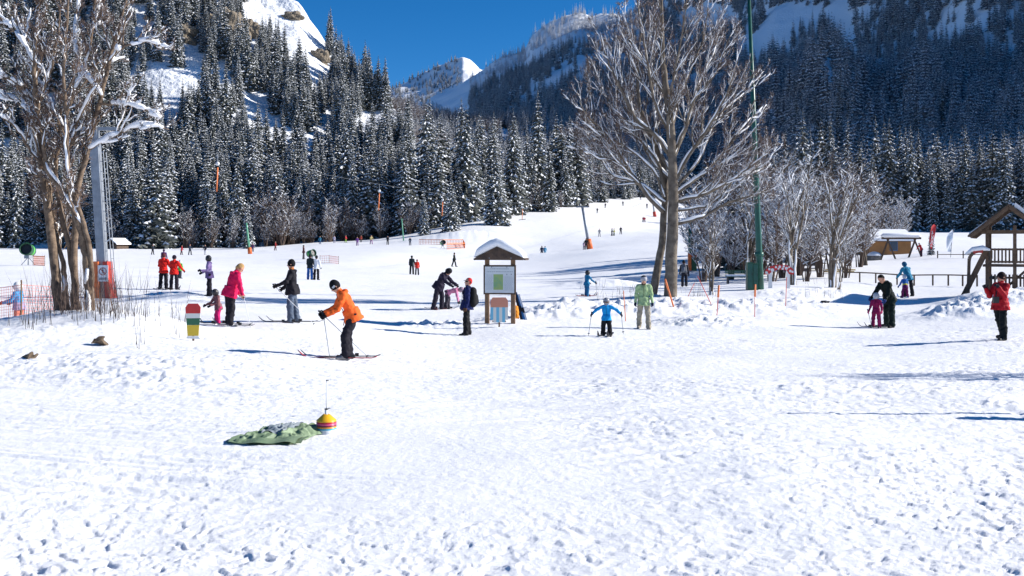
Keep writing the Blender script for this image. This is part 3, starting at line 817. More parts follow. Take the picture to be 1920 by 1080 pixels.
# --- the big maple in the middle
D0 = 43.6
bt = Branchy(5)
zb = gp(1250, D0)
main = [[(1257, 572), (1258, 520), (1261, 430), (1263, 365), (1261, 301), (1258, 242), (1250, 177), (1243, 107), (1241, 32), (1238, -60)],
        [(1221, 572), (1230, 520), (1239, 470), (1245, 398), (1248, 349), (1240, 301), (1222, 262), (1200, 200), (1195, 130), (1205, 40)]]
P0, r0 = bt.limb(limbs_px(main[0], D0, 0, None, -.8), .29, .02, 40, .12, .03, 12)
P1, r1 = bt.limb(limbs_px(main[1], D0 + .2, 0, None, 1.0), .19, .02, 36, .15, .03, 10)
limbs = [([(1244, 398), (1217, 371), (1190, 333), (1161, 306), (1121, 293), (1061, 274)], .12, -1.5), ([(1190, 335), (1169, 301), (1137, 253), (1099, 215), (1086, 188)], .075, -2.2),
         ([(1245, 352), (1233, 305), (1207, 269), (1174, 236), (1142, 193), (1115, 140)], .10, 1.8), ([(1261, 301), (1233, 258), (1190, 220), (1169, 177), (1137, 107), (1125, 60)], .12, -1.2),
         ([(1248, 180), (1217, 134), (1185, 80), (1166, 20)], .075, 1.5), ([(1258, 242), (1276, 177), (1298, 123), (1319, 70), (1330, -10)], .09, .9),
         ([(1263, 344), (1292, 290), (1330, 236), (1362, 177), (1384, 110)], .11, -1.6), ([(1263, 365), (1309, 333), (1357, 285), (1394, 236), (1430, 200)], .11, 1.6),
         ([(1268, 378), (1319, 365), (1362, 344), (1416, 306), (1445, 285)], .09, -2.4), ([(1268, 420), (1319, 406), (1362, 381), (1416, 365), (1455, 350)], .10, .6),
         ([(1261, 301), (1290, 231), (1309, 161), (1341, 91), (1352, 20)], .10, 2.3), ([(1262, 330), (1240, 290), (1228, 220), (1222, 120), (1218, 20)], .09, 3.0),
         ([(1261, 290), (1285, 240), (1300, 190), (1340, 140), (1372, 60)], .085, -2.9), ([(1246, 380), (1200, 345), (1150, 330), (1100, 250), (1075, 235)], .08, 2.8), ([(1260, 260), (1230, 200), (1215, 120), (1200, 40), (1190, -40)], .08, -2.6),
         ([(1264, 355), (1310, 300), (1345, 220), (1400, 170), (1425, 130)], .085, 3.2), ([(1262, 310), (1252, 250), (1262, 150), (1280, 60), (1290, -30)], .09, -3.2), ([(1245, 370), (1225, 320), (1180, 280), (1120, 240), (1105, 170)], .075, .3),
         ([(1269, 395), (1330, 385), (1385, 330), (1425, 320), (1460, 270)], .07, 2.6), ([(1262, 340), (1230, 310), (1175, 200), (1160, 110), (1165, 60)], .08, 3.4)]
for pts, rr, dep in limbs:
    P, r = bt.limb(limbs_px(pts, D0, 0, None, dep), rr * .85, .012, 22, .8, .05, 7)
    bt.spawn(P, r, 0, 10, 1.9, .55, .24, .66, .045, .20, 11)
for (P, r, c) in ((P0, r0, 9), (P1, r1, 8)): bt.spawn(P, r, 0, c + 2, 2.0, .55, .3, .6, .05, .5, 9)
big_tree = bt.finish('maple_tree', tuple(zb), 'large leafless twin-trunked tree with snow on its limbs, beside the green lamp mast', TBARK, TWIG)

# --- the multi-stemmed willow on the left mound
D1 = 24.6
lt = Branchy(9); zl = gp(135, D1)
stems = [([(113, 618), (103, 504), (89, 385), (77, 296), (68, 196), (65, 118), (74, -20)], .125, -.4, .3), ([(127, 618), (118, 500), (106, 440), (98, 390), (92, 330)], .08, .5, .3),
         ([(172, 618), (166, 540), (160, 474), (146, 415), (113, 356), (89, 318), (80, 255), (62, 215)], .125, -.7, .7), ([(142, 618), (139, 474), (142, 385), (166, 267), (190, 178), (213, 89), (237, 0), (250, -60)], .095, .5, .35),
         ([(150, 615), (131, 470), (104, 332), (118, 237), (142, 166), (172, 71), (178, -20)], .075, .9, .5), ([(160, 618), (172, 520), (160, 430), (128, 330), (125, 240), (120, 130), (128, 0)], .07, -1.0, .5)]
SP = []
for pts, rr, dep, sn in stems:
    P, r = lt.limb(limbs_px(pts, D1, 0, None, dep), rr, .02, 34, sn * .62, .06, 9); SP.append((P, r))
    lt.spawn(P, r, 0, 12, 1.1, .62, .25, .42, .055, .45, 10)
brs = [([(168, 280), (213, 255), (249, 240), (296, 237), (317, 243)], .035, .2), ([(185, 196), (237, 196), (273, 207), (299, 219)], .04, -.5), ([(217, 95), (255, 77), (284, 77), (310, 94)], .035, .3),
       ([(68, 196), (36, 160), (0, 139), (-40, 132)], .05, -.5), ([(65, 118), (36, 71), (10, 40), (-30, 20)], .04, .4), ([(80, 250), (50, 205), (20, 185), (-20, 178)], .05, .5), ([(69, 210), (95, 130), (110, 60), (112, -10)], .045, -.6),
       ([(118, 237), (90, 190), (60, 120), (30, 20)], .04, .9), ([(142, 166), (165, 130), (185, 118), (215, 110)], .035, .7), ([(88, 320), (60, 285), (30, 240), (0, 215)], .045, -.9), ([(125, 300), (150, 220), (175, 170), (190, 150)], .04, -.8), ([(190, 180), (150, 120), (140, 60), (150, -10)], .04, .8)]
for pts, rr, dep in brs:
    P, r = lt.limb(limbs_px(pts, D1, 0, None, dep), rr, .01, 16, .9, .085, 6)
    lt.spawn(P, r, 0, 7, .8, .6, .3, .6, .06, .15, 9)
# shoots from the foot of the stems
for k in range(150):
    b = at(lt.rg.normal(150, 40), 612 + lt.rg.uniform(-4, 12), D1 - lt.rg.uniform(.1, .9)); b = np.array(b)
    q = b + np.array([lt.rg.normal(0, .28), lt.rg.normal(0, .2), lt.rg.uniform(.7, 2.1)])
    lt.blade(b, q, .008, lt.tv)
    if k % 2: lt.blade(b + (q - b) * .5, b + (q - b) * .5 + np.array([lt.rg.normal(0, .15), 0, .35]), .005, lt.tv)
willow = lt.finish('willow_tree', tuple(zl), 'many-stemmed leafless tree with thick snow pads on the left mound', WBARK, TWIG)

# --- leafless trees of the group on the right
def small_tree(px, py, D, h, seed, label, stems=4, spread=.5, snow=.6, lean=0.0, dens=7, rad=.09, twig=5):
    t = Branchy(seed); b = gp(px, D); b = np.array(b); rg = t.rg
    for s in range(stems):
        a = rg.uniform(0, 6.28); hh = h * rg.uniform(.75, 1.0)
        tip = b + np.array([math.cos(a) * spread * hh * rg.uniform(.3, 1) + lean, math.sin(a) * spread * hh * rg.uniform(.3, 1), hh])
        m1 = b + (tip - b) * np.array([.15, .15, .33]) + rg.normal(0, .05 * h * .3, 3) * [1, 1, 0]; m2 = b + (tip - b) * np.array([.5, .5, .66]) + rg.normal(0, .06 * h * .3, 3) * [1, 1, 0]
        P, r = t.limb([b + rg.normal(0, .10, 3) * [1, 1, 0] - [0, 0, .2], m1, m2, tip], rad * rg.uniform(.7, 1.1), .012, 18, snow, .06, 6)
        t.spawn(P, r, 0, dens, h * .26, .65, .22, snow, .055, .28, twig)
    return t.finish('leafless_tree', tuple(b), label, TBARK, TWIG)
small_tree(1485, 520, 60, 8.2, 41, 'snow-clotted leafless tree behind the red mushroom board', 4, .30, .75, .3, 8, .13)
small_tree(1558, 512, 56, 6.6, 42, 'leafless tree with many stems near the dark car', 6, .36, .5, .2, 8, .10)
small_tree(1335, 545, 47, 3.2, 43, 'stump-rooted brown bush of upright shoots right of the big trunk', 6, .22, .3, 0, 6, .06)
small_tree(1400, 500, 74, 9.5, 44, 'snowy leafless tree standing behind the green lamp mast', 4, .32, .7, .5, 8, .12)
small_tree(1620, 480, 92, 9.5, 45, 'brown twiggy tree rising behind the orange hut', 5, .34, .25, 0, 9, .11, 7)
small_tree(1535, 480, 96, 11.5, 46, 'tall brown-crowned tree behind the snow-clotted group', 5, .30, .3, 0, 9, .12, 7)
small_tree(1575, 530, 50, 3.0, 47, 'slim dark leaning sapling beside the snow mound', 2, .22, .3, .3, 5, .05)
small_tree(2870, 600, 18.5, 6.4, 48, 'bare tree beyond the frame edge by the playhouse path', 5, .30, .3, -.5, 9, .10, 7)
for k, (px_, D_, h_, nm) in enumerate([(1380, 84, 9.5, 'broad snowy spruce behind the green lamp mast'), (1335, 100, 9.0, 'snowy spruce behind the orange-padded control post'), (1505, 100, 15.0, 'tall open-branched spruce with snow-lined boughs above the leafless group'),
                                     (1430, 110, 11.0, 'spruce half hidden behind the mushroom board trees'), (1746, 106, 3.4, 'little snow-covered spruce beside the red flag'), (1690, 210, 11.0, 'pale snowy spruce behind the orange hut roof'),
                                     (295, 222, 21.5, 'large dark spruce in front of the wood, right of the concrete mast'), (930, 236, 17.5, 'big snow-draped spruce at the top of the snow bank'), (465, 215, 10.5, 'young spruce beside the pale green lift mast'), (846, 224, 13.0, 'sunlit spruce above the orange fenced bank'), (795, 222, 10.0, 'small round spruce at the left of the fenced bank'), (1030, 290, 20.0, 'drooping snowy spruce left of the distant lift line')]):
    g_ = gp(px_, D_); r_ = empty('spruce_tree', (g_.x, g_.y, g_.z - .1), k * 1.3); wd_ = h_ * (1.25 if k in (0, 1, 6, 7) else 1.0)
    r_.scale = (wd_, wd_, h_); tag(r_, nm, 'tree')
    o = bpy.data.objects.new('crown', SPR[[3, 1, 4, 0, 2, 2, 3, 1, 0, 1, 0, 4][k]]); o.parent = r_; COL.objects.link(o)
    o = bpy.data.objects.new('trunk', TRK); o.parent = r_; COL.objects.link(o)

# dry stalks and reeds poking through the snow
def stalks(name, spots, label, seed, hmax):
    rg = np.random.default_rng(seed); V = []; T = []; c = 0
    for (px_, D_, sx, n_) in spots:
        for k in range(n_):
            p = rg.normal(px_, sx); d = D_ + rg.normal(0, .35); x = (p - 960) / F * d; z = gz(x, d)
            h = hmax * rg.uniform(.35, 1); lean = rg.normal(0, .14, 2) * h
            a = np.array([x, d, z - .05]); m = a + np.array([lean[0] * .35, lean[1] * .35, h * .55]); e = a + np.array([lean[0], lean[1], h])
            for (p0, p1, w0) in ((a, m, .007), (m, e, .0045)):
                V += [p0 + [w0, 0, 0], p0 - [w0, 0, 0], p1, p0 + [0, w0, 0]]; T += [(c, c + 1, c + 2), (c, c + 3, c + 2)]; c += 4
    o = link(name, mesh_np(name, np.array(V), [np.array(T)]), TWIG); tag(o, label, 'dry stalks', kind='stuff')
stalks('dry_stalks', [(75, 23, 35, 26), (250, 23.5, 30, 30), (190, 23.0, 30, 60), (340, 24, 20, 10), (60, 21.5, 10, 6), (258, 20.3, 5, 5), (330, 22, 4, 3)], 'thin dry stalks standing in the snow round the left tree', 3, 1.35)
stalks('dry_weeds', [(1140, 37, 30, 14), (1180, 39, 20, 16), (1215, 41, 25, 20), (1320, 46, 20, 20), (1560, 45, 20, 14), (1300, 41, 20, 6)], 'sparse dry weed stems on the snow bank by the big trunk', 4, 1.2)

# frosted shrubs and young trees crowding behind the mast and the mushroom board
FRO = [bare_unit('frosted_crown_a', 61, 12, 1.0, .36, .008), bare_unit('frosted_crown_b', 62, 13, .9, .45, .008), bare_unit('frosted_crown_c', 63, 11, 1.0, .32, .008)]
BRN = [bare_unit('brown_crown_a', 64, 12, .4, .40, .008), bare_unit('brown_crown_b', 65, 12, .55, .34, .008)]
rb = np.random.default_rng(12)
spots = [(1318, 70, 5.5, 0), (1345, 76, 6.5, 1), (1372, 72, 5.0, 0), (1398, 80, 7.5, 1), (1425, 78, 8.5, 0), (1448, 68, 6.0, 1), (1470, 72, 8.0, 0), (1500, 76, 8.5, 0), (1512, 66, 5.0, 1), (1540, 72, 6.8, 0), (1560, 82, 8.8, 1), (1585, 70, 5.4, 0), (1590, 90, 8.6, 1), (1612, 86, 6.6, 1), (1640, 140, 8.5, 1), (1665, 150, 8.0, 1), (1330, 92, 8.0, 1), (1360, 96, 9.5, 0), (1415, 100, 10.5, 1), (1455, 98, 10.0, 0), (1480, 104, 11.5, 1), (1525, 100, 9.5, 0), (1575, 108, 9.5, 1), (1690, 165, 8.0, 0), (1300, 100, 7.0, 0), (1625, 108, 7.5, 1)]
near_ = [(1300, 'the control post'), (1340, 'the brown bush'), (1400, 'the green mast'), (1460, 'the toadstool board'), (1515, 'the dark car'), (1575, 'the sapling'), (1650, 'the ochre hut')]
for k, (px_, D_, h_, t_) in enumerate(spots):
    g_ = gp(px_, D_); me_ = (FRO if t_ == 0 else BRN)[k % (3 if t_ == 0 else 2)]
    o = bpy.data.objects.new('shrub', me_); o.location = (g_.x, g_.y, g_.z - .1); o.rotation_euler = (0, 0, rb.uniform(0, 6.28)); o.scale = (h_ * 1.05, h_ * 1.05, h_); COL.objects.link(o)
    nr = min(near_, key=lambda q: abs(q[0] - px_))[1]
    tag(o, '%s %s behind %s' % ('tall' if h_ > 8.2 else ('mid-height' if h_ > 6 else 'low'), 'frost-white twiggy shrub' if t_ == 0 else 'brown leafless shrub with snowy twigs', nr), 'shrub', 'shrubs behind the mast near %s, %s' % (nr, 'tall' if h_ > 8.2 else ('mid' if h_ > 6 else 'low')))
# ------------------------------------------------------------------ lift, masts, huts, boards, fences
WOOD = mat('dark_weathered_wood', (.055, .036, .026), .8, col2=(.12, .075, .048), scale=5, bump=.5, bscale=25)
WOODL = mat('warm_brown_wood', (.17, .098, .052), .75, col2=(.26, .155, .085), scale=5, bump=.5, bscale=25)
GREENP = mat('green_paint', (.008, .085, .062), .4, var=.25, scale=3)
PALEGREEN = mat('pale_green_paint', (.12, .36, .22), .5, var=.2)
DGREEN = mat('dark_green_metal', (.010, .075, .035), .45, var=.3, scale=4)
BLACKM = mat('black_plastic', (.012, .012, .014), .45)
GALV = mat('galvanised_steel', (.25, .275, .31), .5, var=.18, scale=3, metal=.3)
PADO = mat('orange_padding', (.62, .13, .025), .6, var=.25, scale=5)
PADR = mat('red_padding', (.48, .045, .028), .55, var=.2, scale=4)
WHITEP = mat('white_paint', (.74, .75, .76), .5, var=.06, scale=5)
REDP = mat('red_paint', (.55, .022, .022), .45, var=.12, scale=6)
YELP = mat('yellow_plastic', (.80, .42, .015), .35)
NETO = mat('orange_net', (.75, .20, .06), .6)
NETP = mat('pink_net', (.80, .27, .22), .6)
GREYP = mat('grey_print', (.25, .27, .30), .6)
BOARDW = mat('notice_print_white', (.66, .70, .71), .35, var=.05, scale=3)
SKIBLUE = mat('ski_blue', (.03, .16, .42), .3)
SKIGREY = mat('ski_grey', (.18, .18, .19), .3)
SKIBLACK = mat('ski_black', (.02, .02, .025), .3)
SKIRED = mat('ski_red', (.45, .03, .03), .3)

def glyph_rows(mb, x0, x1, z0, rows, dz, y, rg, h=.012, m=0):
    """unreadable small print: word-length dashes"""
    for r in range(rows):
        x = x0
        while x < x1 - .02:
            wl = rg.uniform(.02, .07); wl = min(wl, x1 - x)
            mb.box((x + wl / 2, y, z0 - r * dz), (wl, .002, h), m); x += wl + .014

# --- concrete-grey lift mast on the left with padded foot, ladder, prohibition sign
def lift_mast():
    D = 42; b = gp(197, D); s = F / D
    top = np.array(at(178, 262, D)) - np.array(b)
    root = empty('lift_mast', b); tag(root, 'leaning square grey lift mast with orange padded foot behind the left tree', 'mast')
    d = top / np.linalg.norm(top)
    m = MB(); m.bar(np.array([0, 0, -.2]), top, .34, .36, 0, (0, 1, 0)); m.build('mast_shaft', GALV, root)
    m = MB(); m.bar(top - d * .05, top + d * .55, .30, .30, 0, (0, 1, 0)); m.bar(top + np.array([-.9, 0, .45]), top + np.array([1.0, 0, .45]), .14, .14); m.build('rope_arm', GALV, root)
    for sx in (-.8, .9):
        m = MB(); m.lathe([(.05, -.04), (.24, -.04), (.20, 0), (.24, .04), (.05, .04)], (0, 0, 0), 16)
        w_ = m.build('rope_wheel', BLACKM, root, True, tuple(top + np.array([sx, 0, .30]))); w_.rotation_euler = (R(90), 0, 0)
    # ladder on the right side
    m = MB(); off = np.array([.36, -.05, 0])
    m.tube([off + [0, 0, .3], off + top * np.array([1, 1, .92])], .018, 6); m.tube([off + [.0, .30, .3], off + [.0, .30, 0] + top * np.array([1, 1, .92])], .018, 6)
    m.build('ladder_rail', GALV, root)
    for k in range(14):
        f = .06 + k * .063; p = off + top * f
        MB().tube([p, p + [0, .3, 0]], .012, 5).build('rung', GALV, root)
    # padding, splayed at the foot
    def pad(nm, xs0, xs1, mt, y):
        v = []; 
        for z, f in ((-.25, 1.35), (.25, 1.15), (.8, 1.0), (1.5, .95)):
            sh = top[0] / top[2] * z
            for (xx, yy) in ((xs0, y), (xs1, y), (xs1, .30), (xs0, .30)): v.append((xx * f + sh, yy * f, z))
        q = [(i * 4 + k, i * 4 + (k + 1) % 4, i * 4 + 4 + (k + 1) % 4, i * 4 + 4 + k) for i in range(3) for k in range(4)] + [(12, 13, 14, 15)]
        MB().add(v, q).build(nm, mt, root)
    pad('padding', -.36, -.08, PADO, -.34); pad('padding', .10, .30, PADR, -.28)
    m = MB(); m.box((.06, -.37, 1.02), (.42, .02, .66)); sg = m.build('prohibition_sign', WHITEP, root)
    m = MB(); n = 24; V = []
    for k in range(n):
        a = 2 * math.pi * k / n; V += [(.06 + .16 * math.cos(a), -.384, 1.10 + .16 * math.sin(a)), (.06 + .128 * math.cos(a), -.384, 1.10 + .128 * math.sin(a))]
    m.add(V, [(2 * k, 2 * ((k + 1) % n), 2 * ((k + 1) % n) + 1, 2 * k + 1) for k in range(n)])
    m.bar((-.03, -.385, 1.19), (.15, -.385, 1.01), .004, .035, 0, (1, 0, 1)); m.build('red_ring', mat('sign_red', (.30, .03, .03), .5), sg)
    m = MB(); m.box((.06, -.382, 1.12), (.05, .004, .10)); m.ball((.06, -.382, 1.20), (.022, .004, .024), 8, 6); m.bar((.05, -.382, 1.08), (.02, -.382, 1.0), .004, .022, 0, (1, 0, 0)); m.bar((.07, -.382, 1.08), (.10, -.382, 1.0), .004, .022, 0, (1, 0, 0))
    m.build('walker_symbol', BLACKM, sg)
    MB().box((.06, -.383, .80), (.30, .004, .10)).build('small_print_panel', GREYP, sg)
    # torn orange net round the foot
    return np.array(b) + top + np.array([.9, 0, .15])
ROPE0 = lift_mast()

def pole_mast(name, px, pyb, pxt, pyt, D, r, label, m_pole, pad=None, padh=1.3, arm=False):
    b = gp(px, D); t = np.array(at(pxt, pyt, D)) - np.array(b)
    root = empty(name, b); tag(root, label, 'mast')
    MB().tube([np.array([0, 0, -.3]), t], [r * 1.15, r * .85], 12).build('shaft', m_pole, root, True)
    if pad: MB().tube([t * .0 - [0, 0, .05], t / t[2] * padh], [r * 2.3, r * 2.0], 12).build('padding', pad, root, True)
    if arm:
        m = MB(); m.bar(t + [-.9, 0, 0], t + [.9, 0, 0], .14, .16); m.build('crossarm', m_pole, root)
        for sx in (-.8, .8):
            w_ = MB().lathe([(.03, -.05), (.26, -.05), (.21, 0), (.26, .05), (.03, .05)], (0, 0, 0), 14).build('rope_wheel', BLACKM, root, True, tuple(t + np.array([sx, 0, .16]))); w_.rotation_euler = (R(90), 0, 0)
    return np.array(b) + t
ROPE1 = pole_mast('lift_mast', 1106, 470, 1092, 388, 156, .22, 'leaning grey lift mast with orange padded foot on the piste', GALV, PADO, 1.5, True)
ROPE2 = pole_mast('lift_mast', 1228, 402, 1223, 372, 330, .25, 'far small lift mast with red foot beside the tree trunks', GALV, PADR, 1.6, True)
pole_mast('lift_mast', 469, 482, 462, 418, 170, .16, 'pale green leaning mast with orange foot before the spruces', PALEGREEN, PADO, 1.1)
pole_mast('lift_mast', 757, 447, 753, 410, 205, .12, 'thin pale green mast at the wood edge left of the fenced bank', PALEGREEN)
pole_mast('control_post', 1294, 492, 1294, 405, 84, .17, 'dark green post with orange control box behind the big trunk', GREENP)

def sag(a, b, s, n=24):
    a = np.array(a); b = np.array(b); t = np.linspace(0, 1, n)[:, None]
    p = a + (b - a) * t; p[:, 2] -= s * 4 * (t * (1 - t))[:, 0]; return p
CABLE = mat('steel_rope', (.10, .11, .12), .5, metal=.5)
RP = sag(ROPE0 + [0, 0, .1], ROPE1 + [-.8, 0, .3], .9)
for (p, nm) in ((RP, 'grey steel lift rope running from the left mast to the piste mast'), (sag(ROPE1 + [-.8, 0, .3], ROPE2 + [-.8, 0, .3], 2.0), 'far steel lift rope up the piste')):
    m = MB(); m.tube(p, .016, 5); o = m.build('lift_rope', CABLE); tag(o, nm, 'rope')

def tbar(Dh, label, drop=.35):
    """hanger: spring box on the rope, orange bar, dark cross bar"""
    i = np.interp(Dh, RP[:, 1], np.arange(len(RP))); i0 = int(i); p = RP[i0] + (RP[min(len(RP) - 1, i0 + 1)] - RP[i0]) * (i - i0)
    root = empty('drag_bar', p); tag(root, label, 'drag lift bar', 'drag bars hanging from the lift rope')
    m = MB(); m.tube([(0, 0, 0), (0, 0, -drop)], .015, 6); m.build('hanger_rod', GALV, root)
    m = MB(); m.lathe([(.02, -.07), (.08, -.06), (.10, 0), (.08, .06), (.02, .07)], (0, 0, 0), 14); w_ = m.build('spring_box', WHITEP, root, True, (0, 0, -drop - .12)); w_.rotation_euler = (R(90), 0, 0)
    m = MB(); m.tube([(0, 0, -drop - .3), (-.05, 0, -drop - 1.5)], [.04, .035], 8); m.build('bar', NETO, root, True)
    m = MB(); m.tube([(-.45, 0, -drop - 1.56), (-.2, 0, -drop - 1.52), (.12, 0, -drop - 1.5), (.38, 0, -drop - 1.46)], .035, 6); m.build('cross_bar', BLACKM, root, True)
tbar(50, 'nearest orange drag lift bar with dark cross bar, over the red-jacketed pair'); tbar(72, 'orange drag lift bar hanging before the dark spruces, middle of three'); tbar(87, 'small orange drag lift bar left of the info board roof'); tbar(118, 'farthest tiny orange drag bar below the spruces')

# --- tall green lamp mast with lockers
def lamp_mast():
    D = 51; b = gp(1426, D); root = empty('lamp_mast', b); tag(root, 'very tall slim green lamp mast beside the big leafless tree', 'lamp mast')
    t = np.array(at(1404, -14, D)) - np.array(b)
    MB().tube([(0, 0, -.3), t * .12, t * .5, t], [.19, .165, .125, .08], 14).build('shaft', GREENP, root, True)
    MB().tube([t * .112, t * .125], [.225, .225], 14).build('collar', GREENP, root, True)
    for k, (dx, dz) in enumerate(((.05, .2), (.3, -.05))):
        m = MB(); m.box(t + [dx, -.2, dz], (.34, .30, .24)); lp = m.build('floodlight', GALV, root)
        MB().box(t + np.array([dx, -.36, dz]), (.28, .02, .18)).build('lens', WHITEP, lp)
    for k, (px_, hh) in enumerate(((1405, 1.42), (1415, 1.36))):
        g = gp(px_, 50.6); r2 = empty('green_cabinet', g); tag(r2, ['taller', 'shorter'][k] + ' green metal cabinet left of the lamp mast foot', 'cabinet', 'green cabinets at the lamp mast')
        m = MB(); m.box((0, 0, hh / 2 - .1), (.27, .4, hh + .1)); m.build('body', DGREEN, r2); m = MB(); m.box((0, -.212, hh / 2), (.22, .02, hh - .25)); m.build('door', GREENP, r2)
        m = MB(); m.box((.08, -.23, hh * .55), (.02, .02, .12)); m.build('handle', BLACKM, r2.children[-1])
lamp_mast()
def control_box():
    g = gp(1298, 82); r2 = empty('lift_control_box', g); tag(r2, 'orange and green lift control box on the snow behind the big trunk', 'control box')
    MB().box((-.22, 0, .75), (.22, .4, 1.4)).build('orange_panel', PADO, r2); MB().box((.12, 0, .6), (.42, .36, 1.1)).build('cabinet', DGREEN, r2); MB().box((.12, 0, 1.24), (.5, .4, .12)).build('lid', PADR, r2)
control_box()
def bench():
    g = gp(1388, 66); r2 = empty('snowy_bench', g); tag(r2, 'green bench with snow on its seat behind the cabinets', 'bench')
    for k in range(3): MB().box((0, .12, .52 + k * .13), (1.9, .03, .10)).build('backrest_slat', DGREEN, r2)
    MB().box((0, -.12, .42), (1.9, .42, .05)).build('seat', DGREEN, r2); MB().box((0, -.12, .50), (1.85, .38, .12)).build('snow_cover', SNOWCAP, r2)
    for sx in (-.8, .8): MB().box((sx, 0, .2), (.08, .4, .5)).build('leg', BLACKM, r2)
bench()

# --- info board with snow-capped roof
def info_board():
    D = 32; g = gp(937, D); root = empty('info_board', g, R(-8)); tag(root, 'roofed wooden notice board with deep snow cap and a green map', 'notice board')
    for sx in (-.40, .42): MB().box((sx, .02, 1.0), (.13, .13, 2.4)).build('post', WOODL, root)
    MB().box((.01, -.06, 1.37), (1.02, .06, .92)).build('frame', WOOD, root)
    pn = MB().box((.01, -.095, 1.37), (.92, .02, .82)).build('notice_sheet', BOARDW, root)
    rg = np.random.default_rng(2); m = MB(); glyph_rows(m, -.28, .30, 1.71, 1, .05, -.1065, rg, .022); glyph_rows(m, -.40, .43, 1.62, 1, .05, -.1065, rg, .020)
    glyph_rows(m, -.41, -.20, 1.52, 14, .034, -.1065, rg, .008); glyph_rows(m, .16, .43, 1.46, 13, .034, -.1065, rg, .008); m.build('print', mat('pale_print', (.36, .40, .42), .6), pn)
    mp = mat('map_print', (.10, .36, .26), .5, col2=(.42, .50, .12), scale=2.2); MB().box((-.03, -.108, 1.30), (.30, .004, .48)).build('map', mp, pn)
    for (x_, z_) in ((.24, 1.54), (.38, 1.54), (-.24, 1.76), (.24, 1.76)): MB().box((x_, -.108, z_), (.03, .004, .03)).build('pictogram', GREYP, pn)
    # roof: two boarded slopes and a front gable
    W, ze, zr, y0, y1 = .76, 1.98, 2.36, -.34, .55
    MB().prism([(-W + .01, ze + .005), (W + .05, ze + .005), (-.04, zr + .01)], y0 + .03, y0 + .07).build('gable', WOOD, root)
    rf = MB().prism([(-W, ze), (-.04, zr), (-.04, zr + .05), (-W - .02, ze + .045)], y0, y1).build('roof', WOOD, root); MB().prism([(-.04, zr), (W + .08, ze), (W + .1, ze + .045), (-.04, zr + .05)], y0, y1).build('roof', WOOD, root)
    for sx in (-.28, .40): MB().ball((sx, y0 + .02, ze + .07), .018, 8, 6).build('bolt', GALV, root)
    # snow cap
    n = 22; V = []; ys = np.linspace(y0 + .01, y1, 7); xs = np.linspace(-W, W + .06, n)
    for y in ys:
        for x in xs:
            zb_ = zr + .052 - (abs(x + .04) / (W + .04)) * (zr - ze); e = max(0, min(1, (min(x + W, W + .06 - x)) / .10)) ** .5
            yb = max(.6, min(1, (min(y - y0, y1 - y) + .12) / .2)); V.append((x, y, max(zb_ + .28 * e * yb, min(2.62, zb_ + .30 * e) * 1) - .06 * (x + .04) ** 2 * 3 * e))
    for y in ys:
        for x in xs: V.append((x, y, zr + .052 - (abs(x + .04) / (W + .04)) * (zr - ze)))
    f = grid_faces(7, n); N = 7 * n; q = list(map(tuple, f)) + [tuple(t) for t in (f + N)[:, ::-1]]
    for i in range(n - 1): q += [(i + 1, i, N + i, N + i + 1), (6 * n + i, 6 * n + i + 1, N + 6 * n + i + 1, N + 6 * n + i)]
    for j in range(6): q += [(j * n, j * n + n, N + j * n + n, N + j * n), (j * n + n - 1 + n, j * n + n - 1, N + j * n + n - 1, N + j * n + n - 1 + n)]
    MB().add(V, q).build('snow_cap', SNOWCAP, root, True)
info_board()

def flat_board(name, g, rz, pieces, label, stake=True):
    root = empty(name, g, rz); tag(root, label, 'painted board')
    for (nm, poly, m_, dy) in pieces: MB().prism(poly, -.012 - dy, .012 - dy).build(nm, m_, root)
    return root
def ell(cx, cz, rx, rz_, n=20, a0=0, a1=2 * math.pi): return [(cx + rx * math.cos(a), cz + rz_ * math.sin(a)) for a in np.linspace(a0, a1, n, endpoint=abs(a1 - a0) < 6.28)]
SKIN_PAINT = mat('salmon_paint', (.62, .25, .16), .5); BLUEP = mat('light_blue_paint', (.16, .48, .66), .45); GRNP = mat('bottle_green_paint', (.02, .13, .06), .45); YELPNT = mat('yellow_paint', (.70, .48, .03), .45); WHT2 = mat('cream_white_paint', (.72, .72, .66), .5)
# plain colour-banded boards in place of the two painted figures
g = gp(936, 31.2)
r_ = flat_board('painted_board', g, 0, [('upper_panel', [(-.27, .60), (.27, .60), (.27, .80), (.20, .90), (-.20, .90), (-.27, .80)], SKIN_PAINT, 0)], 'salmon-topped board with blue and white stripes under the notice board')
for k in range(6):
    x0 = -.27 + .09 * k; e0 = .22 if k in (0, 5) else .14
    MB().prism([(x0, e0), (x0 + .09, e0), (x0 + .09, .60), (x0, .60)], -.014, .010).build('stripe', BLUEP if k % 2 == 0 else WHT2, r_)
MB().box((0, .03, .10), (.05, .04, .6)).build('stake', WOODL, r_); MB().box((.0, .06, .17), (.42, .05, .04)).build('foot_rail', WOODL, r_)
g = gp(362, 21.8)
r_ = flat_board('painted_board', g, R(6), [('yellow_band', [(-.16, .14), (.16, .14), (.18, .42), (-.18, .42)], YELPNT, 0), ('green_band', [(-.18, .423), (.18, .423), (.20, .60), (-.20, .60)], GRNP, .004), ('white_band', [(-.20, .603), (.20, .603), (.21, .72), (-.21, .72)], WHT2, .002),
                 ('red_band', [(-.21, .723), (.21, .723), (.22, .88), (.14, .98), (-.14, .98), (-.22, .88)], REDP, .004), ('stake', [(-.03, -.25), (.03, -.25), (.03, .5), (-.03, .5)], WOODL, -.03), ('foot_board', [(-.20, .08), (.22, .06), (.16, .135), (-.16, .135)], WHITEP, .03)],
           'small plywood board banded red, white, green and yellow on a stake'); r_.scale = (.72, .8, .82)
